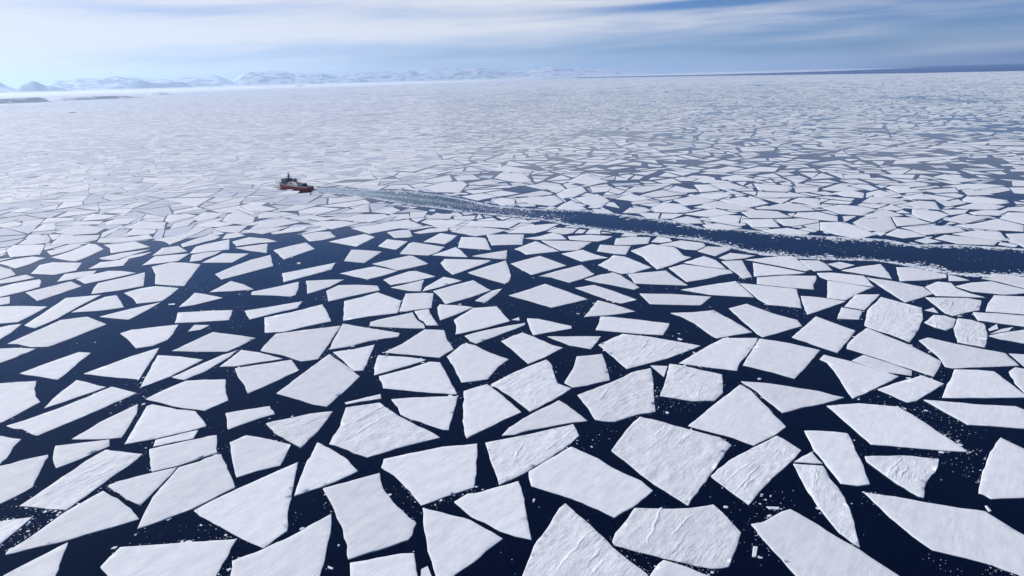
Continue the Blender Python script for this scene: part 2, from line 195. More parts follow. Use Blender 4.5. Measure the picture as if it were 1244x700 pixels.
-4342,10160,-4475,10726,-4247,10817,-3927,10392,-3817,10010,-3911,9835,-4161,9982|0|Long many-cornered floe, two tenths across, three fifths up
-2354,8610,-2167,8822,-1968,9023,-1784,8806,-1854,8554,-1927,8298|0|Long thin four-cornered floe, three tenths across, three fifths up
3349,10758,3804,11104,3998,10812,4010,10430,3616,10156,3471,10479|0|Uppermost long thin four-cornered floe beyond the dark channel, seven tenths across, two thirds up
-3694,9497,-3732,10083,-3448,10280,-3080,9917,-3340,9629|0|Largest long thin three-cornered floe, three tenths across, three fifths up
3679,10015,4159,10408,4460,10337,4469,9804,4128,9762,3932,9941|0|Second-largest long thin three-cornered floe beyond the dark channel, eight tenths across, two thirds up
-51,8838,181,9253,528,9351,694,9352,482,8935,321,8775|0|Upper long thin three-cornered floe, halfway across, three fifths up
3633,4853,3817,4917,3987,4958,4109,4968,3824,4584,3787,4682,3678,4772|0|Long three-cornered floe, at the right-side edge, two fifths up
-2570,10019,-2343,10402,-1934,10387,-1763,10110,-2045,9775|0|Larger long thin three-cornered floe, four tenths across, two thirds up
580,7685,850,7852,976,7606,1099,7445,930,7390,783,7306|0|Lower long thin four-cornered floe, six tenths across, just over halfway up
3976,9444,4149,9697,4461,9704,4500,9552,4577,9365,4420,9015,4219,9150|0|Biggest long thin four-cornered floe beyond the dark channel, eight tenths across, two thirds up
-6170,7952,-6045,8116,-5913,8221,-5691,8135,-5689,7852,-5735,7641,-5948,7805|0|Long thin three-cornered floe, at the left-side edge, just over halfway up
-3603,7698,-3573,7904,-3527,8135,-3185,8084,-3234,7662,-3443,7682|0|Third-largest long thin four-cornered floe, two tenths across, just over halfway up
1087,11357,1517,11704,1634,11041,1405,10424,1192,10807|0|Lower long four-cornered floe beyond the dark channel, six tenths across, two thirds up
1770,7981,2093,8184,2331,8020,2305,7840,2159,7673,2039,7725,1959,7878|0|Middle-sized long thin four-cornered floe bordering the dark channel, seven tenths across, just over halfway up
-4273,7634,-4326,8059,-4134,8118,-3942,8163,-3919,7803,-4130,7699|0|Fourth-largest long thin four-cornered floe, two tenths across, just over halfway up
1321,8378,1530,8445,1771,8399,1672,8059,1455,8015,1249,8038|0|Long thin four-cornered floe bordering the dark channel, six tenths across, three fifths up
1869,7157,2165,7417,2249,7230,2257,6863,2050,6999|0|Long three-cornered floe, seven tenths across, just over halfway up
6898,10292,7161,10592,7396,10481,7531,10198,7414,9979,7163,9881,6840,10131|0|Long thin five-cornered floe beyond the dark channel, at the right-side edge, two thirds up
-3024,6516,-2995,6668,-2957,6909,-2761,6761,-2587,6565,-2808,6530|0|Long thin three-cornered floe, two tenths across, halfway up
1004,7756,1084,8072,1244,8005,1446,7966,1385,7779,1318,7555,1194,7606|0|Uppermost long four-cornered floe, six tenths across, just over halfway up
-5612,9794,-5683,10306,-5197,10184,-4973,9662,-5287,9722|0|Third-largest long thin four-cornered floe, a tenth across, three fifths up
3229,9322,3641,9291,3544,8768,3181,8782|0|Long thin four-cornered floe beyond the dark channel, seven tenths across, three fifths up
-2947,9830,-2814,9966,-2495,9961,-2171,9745,-2496,9364|0|Second-largest long thin three-cornered floe, three tenths across, three fifths up
-304,13939,-182,14596,308,14555,443,13424,244,13201,-43,13509|0|Long thin four-cornered floe beyond the dark channel, halfway across, seven tenths up
3339,4210,3434,4280,3474,4250,3545,4224,3230,3800,3218,3897,3254,4034|0|Broad five-cornered floe, at the right-side edge, a third up
2684,5302,2856,5590,2987,5485,2857,5269|0|Broad four-cornered floe, eight tenths across, just under halfway up
2996,10519,3299,10765,3511,10445,3614,10077,3462,9916,3197,10082|0|Middle long thin four-cornered floe beyond the dark channel, seven tenths across, two thirds up
1135,13195,1528,14200,1911,13060,1517,12658|0|Uppermost long thin three-cornered floe beyond the dark channel, six tenths across, two thirds up
5810,8979,6313,9310,6434,8997,5904,8671|0|Long thin four-cornered floe beyond the dark channel, nine tenths across, three fifths up
5251,9219,5499,9164,5538,8768,5277,8698,5005,8640|0|Uppermost long thin three-cornered floe beyond the dark channel, nine tenths across, three fifths up
2528,9792,3093,10149,3311,9736,2798,9539|0|Largest long thin three-cornered floe beyond the dark channel, seven tenths across, two thirds up
3126,7142,3326,7108,3342,6965,3301,6714,3098,6702,3103,6956|0|Long four-cornered floe bordering the dark channel, eight tenths across, just over halfway up
-2835,9064,-2666,9227,-2485,9226,-2315,8867,-2444,8712,-2606,8638|0|Long four-cornered floe, three tenths across, three fifths up
-882,5776,-755,5833,-694,5601,-617,5383,-729,5399,-766,5503,-812,5568|0|Broad many-cornered floe, four tenths across, just under halfway up
4616,8199,4943,8518,5044,8362,5061,8058,4734,7990|0|Lowest long thin three-cornered floe beyond the dark channel, nine tenths across, three fifths up
6424,9724,7021,10105,7181,9734,6893,9521,6550,9605|0|Middle long thin three-cornered floe beyond the dark channel, at the right-side edge, two thirds up
799,11782,1067,12404,1347,12647,1365,11989,1097,11469,892,11339|0|Upper long four-cornered floe beyond the dark channel, six tenths across, two thirds up
2638,10969,2999,11227,3316,10823,3028,10543,2745,10443|0|Second-largest long thin three-cornered floe beyond the dark channel, seven tenths across, two thirds up
-880,6348,-862,6509,-711,6856,-611,6786,-506,6688,-689,6511|0|Long thin three-cornered floe, four tenths across, halfway up
-3653,8754,-3517,9005,-3230,8876,-3022,8684,-3272,8621,-3498,8485|0|Lowest long thin three-cornered floe, two tenths across, three fifths up
3234,8626,3621,8718,3805,8442,3679,8289,3312,8406|0|Lower long thin three-cornered floe beyond the dark channel, eight tenths across, three fifths up
-1113,8453,-939,8943,-695,8768,-759,8477,-822,8281,-960,8383|0|Middle long four-cornered floe, four tenths across, three fifths up
731,8556,1017,8617,1307,8490,1189,8321,1074,8228,877,8294,740,8371|0|Larger long thin three-cornered floe, six tenths across, three fifths up
5908,10156,6276,10355,6453,10230,6163,9609,5950,9790|0|Largest long thin three-cornered floe beyond the dark channel, nine tenths across, two thirds up
3681,9286,3997,9268,4156,9005,3724,8787,3623,8861|0|Upper long thin three-cornered floe beyond the dark channel, eight tenths across, three fifths up
4447,12418,4986,12037,4713,11456,4283,11698|0|Middle-sized long thin four-cornered floe beyond the dark channel, eight tenths across, two thirds up
-4874,7033,-4986,7353,-4838,7439,-4690,7472,-4618,7266,-4745,7132|0|Smallest long thin four-cornered floe, a tenth across, just over halfway up
-4563,11451,-4348,11795,-4161,11704,-4169,11395,-3814,11109,-3831,10913,-4192,10920|0|Long five-cornered floe, three tenths across, two thirds up
-4297,8688,-4240,8961,-4175,9120,-4148,9298,-3920,9071,-3939,8899,-4019,8776,-4067,8663,-4181,8489|0|Lowest long thin four-cornered floe, two tenths across, three fifths up
-6579,8911,-6688,9288,-6582,9531,-6310,9195,-6187,8961,-6354,8886|0|Long thin four-cornered floe, at the left-side edge, three fifths up
-1217,6524,-1045,6649,-903,6771,-898,6540,-889,6365,-1009,6386|0|Long three-cornered floe, four tenths across, halfway up
2149,7636,2325,7855,2591,7769,2536,7657,2292,7396|0|Long thin five-cornered floe bordering the dark channel, seven tenths across, just over halfway up
-1281,9690,-984,9828,-619,9746,-759,9368,-1062,9405|0|Larger long thin three-cornered floe, four tenths across, three fifths up
-4837,7541,-4865,7845,-4722,7906,-4601,7993,-4482,7647|0|Lowest long thin three-cornered floe, a tenth across, just over halfway up
4066,11144,4197,11453,4766,11280,4894,10938,4301,10919|0|Third-largest long thin three-cornered floe beyond the dark channel, eight tenths across, two thirds up
2782,9483,3110,9641,3299,9568,3096,9074,2874,9167|0|Uppermost long thin three-cornered floe beyond the dark channel, seven tenths across, three fifths up
6553,8960,6918,9323,7111,9274,7253,9219,6651,8409,6612,8613|0|Broad four-cornered floe beyond the dark channel, at the right-side edge, two thirds up
-937,7773,-816,7932,-677,8146,-603,7990,-494,7629,-718,7690|0|Long three-cornered floe, four tenths across, just over halfway up
1465,3170,1608,3271,1619,3143|0|Broad three-cornered floe, eight tenths across, a fifth up
-1658,8286,-1608,8664,-1307,8511,-1399,8074|0|Lowest long four-cornered floe, four tenths across, three fifths up
-4380,8096,-4449,8501,-4283,8597,-4016,8268,-4162,8177|0|Fifth-largest long thin four-cornered floe, two tenths across, just over halfway up
4939,9375,5440,9733,5469,9305,5075,9129|0|Second-largest long thin three-cornered floe beyond the dark channel, nine tenths across, two thirds up
5474,10445,5757,10775,6001,10692,6145,10447,5737,10153|0|Third-largest long thin three-cornered floe beyond the dark channel, nine tenths across, two thirds up
7438,11590,7943,11763,8417,11463,7727,11176|0|Uppermost long thin three-cornered floe beyond the dark channel, at the right-side edge, two thirds up
-464,7679,-280,7797,-43,7930,-51,7489,-255,7568|0|Long thin three-cornered floe, halfway across, just over halfway up
-4811,8978,-4687,9159,-4367,9304,-4380,8977,-4428,8657,-4589,8858|0|Middle long thin four-cornered floe, two tenths across, three fifths up
-5000,8049,-4850,8290,-4551,8451,-4591,8346,-4731,7922,-4921,7979|0|Middle long thin three-cornered floe, a tenth across, just over halfway up
2016,11885,2280,12394,2916,12423,2581,11973,2301,11718|0|Middle long thin three-cornered floe beyond the dark channel, six tenths across, two thirds up
-4936,10952,-4553,10790,-4539,10371,-4706,10170,-4915,10419|0|Upper long thin four-cornered floe, two tenths across, two thirds up
707,10453,854,10856,1027,11162,1190,10319,962,10311|0|Long three-cornered floe beyond the dark channel, six tenths across, two thirds up
-3481,8397,-3311,8491,-3129,8587,-2967,8077,-3207,8200|0|Long thin three-cornered floe, three tenths across, just over halfway up
4368,10564,4652,10866,4912,10735,4688,10166,4586,10046,4524,10370|0|Smallest long thin four-cornered floe beyond the dark channel, eight tenths across, two thirds up
-4261,9631,-4111,9791,-3813,9777,-3761,9274,-4047,9391|0|Middle long thin three-cornered floe, two tenths across, three fifths up
164,8509,357,8599,561,8796,659,8659,711,8393,348,8407|0|Smaller long thin four-cornered floe, halfway across, three fifths up
-5371,8870,-5283,9177,-5043,9352,-4821,9056,-5032,8955|0|Long thin three-cornered floe, a tenth across, three fifths up
2588,9030,2812,9109,3066,8796,2854,8671,2591,8803|0|Lowest long thin three-cornered floe beyond the dark channel, seven tenths across, three fifths up
-4535,5580,-4435,5682,-4344,5709,-4282,5482,-4267,5322,-4263,5202|0|Smaller long three-cornered floe, at the left-side edge, two fifths up
7866,12637,8239,12897,8327,12041,7901,11921|0|Fourth-largest long thin three-cornered floe beyond the dark channel, nine tenths across, two thirds up
-3773,7759,-3891,8093,-3777,8202,-3582,8264,-3598,8063,-3655,7913,-3655,7799|0|Long thin three-cornered floe, two tenths across, just over halfway up
-6188,10309,-6173,10556,-5844,10668,-5736,10120,-6058,10077|0|Fourth-largest long thin four-cornered floe, a tenth across, three fifths up
-1679,9090,-1484,9211,-1381,9199,-1286,8788,-1328,8726,-1521,8719|0|Uppermost long four-cornered floe, four tenths across, three fifths up
5339,11615,5838,12083,5977,11425,5592,11316|0|Fourth-largest long thin three-cornered floe beyond the dark channel, eight tenths across, two thirds up
-5267,10278,-5439,10747,-5169,10846,-4921,10639,-5126,10139|0|Lower long thin four-cornered floe, two tenths across, two thirds up
-3382,10741,-3060,11120,-2718,10929,-2884,10633,-3115,10531|0|Middle long thin three-cornered floe, three tenths across, two thirds up
-448,15451,-3,15796,635,14829,-6,14743|0|Long thin three-cornered floe beyond the dark channel, halfway across, seven tenths up
6023,8089,6420,8097,5782,7238,5781,7449,5872,7777|0|Broad three-cornered floe beyond the dark channel, at the right-side edge, three fifths up
3675,12451,4077,12581,4179,11894,3715,11790|0|Third-largest long thin three-cornered floe beyond the dark channel, seven tenths across, two thirds up
5329,11191,5745,11462,5821,11114,5590,10679,5378,10864|0|Fifth-largest long thin three-cornered floe beyond the dark channel, eight tenths across, two thirds up
-4580,10106,-4439,10185,-4065,9923,-4199,9712,-4576,9758|0|Uppermost long thin three-cornered floe, two tenths across, three fifths up
2304,7323,2495,7523,2742,7372,2578,7267,2363,7218|0|Smallest long thin four-cornered floe bordering the dark channel, seven tenths across, just over halfway up
-5615,7075,-5527,7254,-5426,7374,-5227,7226,-5344,7093,-5465,7013,-5555,6991|0|Smaller long thin four-cornered floe, at the left-side edge, halfway up
6423,9390,6728,9519,6968,9388,6659,9114,6391,9218|0|Lowest long thin three-cornered floe beyond the dark channel, at the right-side edge, two thirds up
6437,11613,6649,11796,6849,11116,6344,11032|0|Larger long thin four-cornered floe beyond the dark channel, nine tenths across, two thirds up
2273,9445,2540,9632,2654,9442,2633,9110,2393,9140|0|Middle long thin three-cornered floe beyond the dark channel, seven tenths across, three fifths up
-3850,10282,-3964,10685,-3601,10771,-3333,10574,-3618,10339|0|Lowest long thin three-cornered floe, three tenths across, two thirds up
-6652,10454,-6830,11068,-6286,10859,-6344,10540|0|Long thin three-cornered floe, a tenth across, two thirds up
-351,6026,-193,6332,-89,6387,-143,6208,-251,5960|0|Long thin three-cornered floe, halfway across, halfway up
3119,11371,3640,11541,3685,11154,3287,10903|0|Fourth-largest long thin three-cornered floe beyond the dark channel, seven tenths across, two thirds up
1736,11181,2084,11616,2343,11090,2014,10910|0|Lowest long thin three-cornered floe beyond the dark channel, six tenths across, two thirds up
-846,11815,-483,12104,-186,11714,-541,11363|0|Long thin three-cornered floe beyond the dark channel, halfway across, two thirds up
-5914,8485,-5783,8671,-5686,8795,-5592,8739,-5624,8412,-5697,8239|0|Uppermost long thin three-cornered floe, a tenth across, just over halfway up
-1106,4006,-886,4119,-868,4046,-1084,3977|0|Long thin four-cornered floe, four tenths across, a third up
-2700,10515,-2527,10902,-2355,11318,-2194,10581,-2451,10548|0|Smaller long thin three-cornered floe, four tenths across, two thirds up
-3710,9351,-3449,9533,-3161,9663,-3250,9348,-3392,9159|0|Third-largest long thin three-cornered floe, three tenths across, three fifths up
-291,11248,-129,11589,94,11395,88,10893,-124,10807|0|Long five-cornered floe beyond the dark channel, halfway across, two thirds up
3362,12406,3664,12413,3635,11714,3264,11600|0|Long four-cornered floe beyond the dark channel, seven tenths across, two thirds up
4084,13215,4510,13547,4690,12679,4226,12760|0|Long thin three-cornered floe beyond the dark channel, seven tenths across, seven tenths up
-6214,7904,-6015,7789,-5733,7592,-5540,7372,-5595,7197,-5662,7140|0|Chunky four-cornered floe, at the left-side edge, just over halfway up
478,8875,647,9090,907,9006,816,8737,703,8673|0|Smaller long thin three-cornered floe bordering the dark channel, six tenths across, three fifths up
-6938,9733,-7118,10268,-6967,10345,-6626,9805|0|Long four-cornered floe, at the left-side edge, three fifths up
-3246,9112,-3165,9520,-2846,9680,-2893,9306|0|Fourth-largest long thin three-cornered floe, three tenths across, three fifths up
-3678,10850,-3624,11378,-3177,11360,-3411,10842|0|Uppermost long thin three-cornered floe, three tenths across, two thirds up
-4897,9653,-5018,10066,-4868,10606,-4727,9856|0|Uppermost long thin four-cornered floe, two tenths across, three fifths up
1847,10404,2103,10287,2120,10099,1910,9924,1666,9994|0|Long thin four-cornered floe beyond the dark channel, six tenths across, two thirds up
-1312,9016,-1115,9251,-844,9271,-849,9063,-1213,8935|0|Smaller long thin three-cornered floe, four tenths across, three fifths up
6232,10734,6688,10978,6536,10389,6243,10476|0|Fifth-largest long thin three-cornered floe beyond the dark channel, nine tenths across, two thirds up
5846,11110,6207,11387,6262,10932,5904,10707|0|Smaller long thin four-cornered floe beyond the dark channel, nine tenths across, two thirds up
-7232,10403,-7387,10804,-6902,10741,-6787,10508|0|Fifth-largest long thin four-cornered floe, a tenth across, three fifths up
"""
SMALL_FLOES = """
-1263,9947,-1134,10371,-864,10142,-891,9863|0|
2233,11509,2591,11882,2753,11346,2427,11235|0|
7461,11185,7609,11246,7653,10669,7229,10658|0|
-2194,10607,-1898,10957,-1720,10652,-1828,10360|0|
2777,11941,3023,12366,3286,11683,3012,11606|0|
-3399,10286,-3100,10477,-2783,10231,-3135,10067|0|
-1733,13918,-1265,14547,-1134,13745,-1416,13573|0|
1471,12529,1885,12460,1720,11932,1450,11852|0|
6415,13124,6952,13183,6734,12693,6226,12657|0|
-1158,14283,-775,14531,-575,13826,-1031,13682|0|
3351,6964,3515,7035,3613,6893,3393,6755|0|
967,4465,1091,4446,1023,4265|0|
6914,11273,7490,11404,7281,10965,7008,10976|0|
6171,9633,6546,9581,6334,9342,6080,9247|0|
-7386,10182,-7629,10578,-7399,10740,-7173,10275|0|
4936,11770,5373,11788,5168,11383,4785,11326|0|
-6699,10156,-6664,10430,-6275,10418,-6201,10154|0|
-6639,11112,-6695,11510,-6346,11432,-6221,10986|0|
3552,4513,3647,4488,3737,4467,3536,4198,3497,4282|0|
6548,10387,6647,10301,6798,10027,6377,9821|0|
542,12742,975,12769,1022,12225,752,12177|0|
-1552,10467,-1277,10523,-1287,10048,-1489,10001|0|
-807,13318,-407,13751,-186,13212,-545,13004|0|
3433,12795,3691,13175,4188,12643,3776,12593|0|
1715,8139,1860,8426,1982,8321,1982,8144,1826,8076|0|
2228,9881,2533,9791,2294,9488,2118,9511|0|
2768,13016,3172,13269,3207,12630,2871,12628|0|
-420,2420,-391,2442,-367,2378,-350,2319,-412,2322|0|
6915,9469,7154,9660,7644,9746,7325,9316,7158,9339|0|
-3859,8918,-3924,9252,-3786,9308,-3608,9104,-3725,8970|0|
6903,11997,7295,12123,7201,11666,6868,11577|0|
5336,9786,5703,10090,5717,9759,5551,9631|0|
1901,9875,2213,9921,2090,9491,1958,9555|0|
4325,6467,4371,6405,4410,6261,4304,6249,4199,6258|0|
4046,10911,4493,10798,4184,10405|0|
-2742,5402,-2760,5570,-2613,5551,-2648,5442|0|
4800,7880,4990,7987,5064,7784,4846,7709|0|
8331,11300,8771,11228,8283,10572,8034,10766|0|
-5189,6485,-5090,6530,-5040,6557,-4879,6322,-4944,6278,-5034,6270|0|
-853,10066,-515,10096,-525,9793,-819,9866|0|
1259,10377,1486,10278,1546,10010,1277,10009|0|
-1743,9949,-1676,10352,-1551,10362,-1494,10038,-1498,9978|0|
8833,11953,9230,11883,8804,11309,8469,11418|0|
965,8680,1054,8937,1191,8890,1164,8628|0|
-4696,7911,-4665,8133,-4478,8317,-4508,8101,-4601,7993|0|
-5711,10459,-5877,10940,-5456,10618|0|
3668,4886,3828,4988,3949,5023,3860,4942|0|
-5800,9492,-5795,10045,-5735,9979,-5657,9528|0|
1400,8479,1486,8687,1632,8546,1593,8447|0|
3729,4995,3869,5096,3809,4989,3707,4943|0|
3497,5457,3616,5521,3573,5376|0|
-18,5483,55,5552,59,5461|0|
"""
CHUNKS = """
1185,2792,1248,2785,1238,2764,1195,2769|Flat oblong ice chunk above the tip of the big lower-edge floe, eight tenths across
1027,2510,1047,2506,1015,2438,999,2443|Upright oblong ice chunk standing alone in black water, seven tenths across, a tenth up
987,2807,1009,2799,1000,2784,984,2790|Small boxy ice chunk in the black gap, seven tenths across, a sixth up
78,2904,90,2899,81,2873,74,2880|Small rounded ice chunk under a jagged corner, halfway across, a tenth up
2205,2754,2216,2754,2209,2710,2193,2708|Slanting pale ice chunk at the upper edge of a huge floe, nine tenths across
-825,2456,-793,2439,-797,2429,-818,2440|Leaning boxy ice chunk near the bottom edge, three tenths across
-1843,2602,-1837,2619,-1816,2622,-1820,2602|Whitish ice chunk beside a floe corner, a tenth across and a tenth up
-815,2593,-803,2595,-801,2582,-812,2584|Small bright ice chunk just under a ridged floe, three tenths across, a tenth up
1645,4209,1667,4202,1655,4182,1637,4188|Tiny white ice chunk in a narrow dark gap, seven tenths across, a third up
1291,4974,1321,4937,1298,4922,1279,4951|Flat white ice chunk below a slab-like floe, seven tenths across, two fifths up
-2458,7585,-2419,7596,-2406,7523,-2439,7533|Tiny white ice chunk alone in open blue water, three tenths across, just over halfway up
-3270,6167,-3209,6186,-3190,6136,-3242,6140|Thin pale ice chunk in the wide blue lead, two tenths across, halfway up
"""
CHANNEL_FAR = [(-380.5, 1316.2), (-349.6, 1313.1), (-314.1, 1303.4), (-245.7, 1272.9), (-182.6, 1249.7), (-117.3, 1195.0), (-74.1, 1147.1), (-28.3, 1087.3), (26.3, 1051.5), (118.2, 1025.4), (153.7, 994.9), (204.5, 952.0), (235.4, 925.4), (254.9, 880.8), (299.3, 870.4), (356.1, 830.3), (430.2, 803.9), (452.2, 792.8), (464.9, 766.6), (511.4, 761.6), (572.3, 735.6), (611.7, 720.3)]
CHANNEL_NEAR = [(-371.6, 1283.6), (-336.6, 1261.2), (-299.1, 1237.1), (-245.7, 1192.5), (-164.3, 1114.1), (-106.2, 1069.9), (-70.4, 1037.9), (-11.9, 1004.4), (45.2, 966.7), (90.0, 916.4), (134.6, 875.2), (199.8, 839.2), (238.9, 808.2), (259.7, 772.9), (280.3, 743.9), (314.2, 722.4), (392.4, 704.1), (419.9, 675.3), (433.1, 652.6), (455.4, 638.8), (501.2, 637.5), (537.1, 625.7)]
SURVEYED = [(-222.7, 241.7), (-640.8, 827.1), (-558.2, 869.3), (-418.7, 920.1), (-227.1, 923.2), (-67.3, 909.3), (133.2, 865.7), (196.8, 826.0), (256.1, 761.5), (329.5, 703.6), (397.3, 677.4), (450.1, 630.8), (501.1, 631.8), (205.0, 226.0)]
ICE_EDGE = [(12097, 14244), (11485, 15810), (9840, 16880), (8642, 19459), (6880, 23598), (2942, 30146), (-4015, 30146), (-12108, 28714), (-20391, 28714), (-24085, 29176)]
FAR_ICE = [(-3640.4, 57056.2), (3599.4, 36888.5), (8686.8, 29808.7), (14327.0, 32292.6), (27552.7, 46893.3), (30688.2, 69227.6), (20405.8, 70081.8), (6754.3, 69227.6), (-5070.2, 79524.3)]
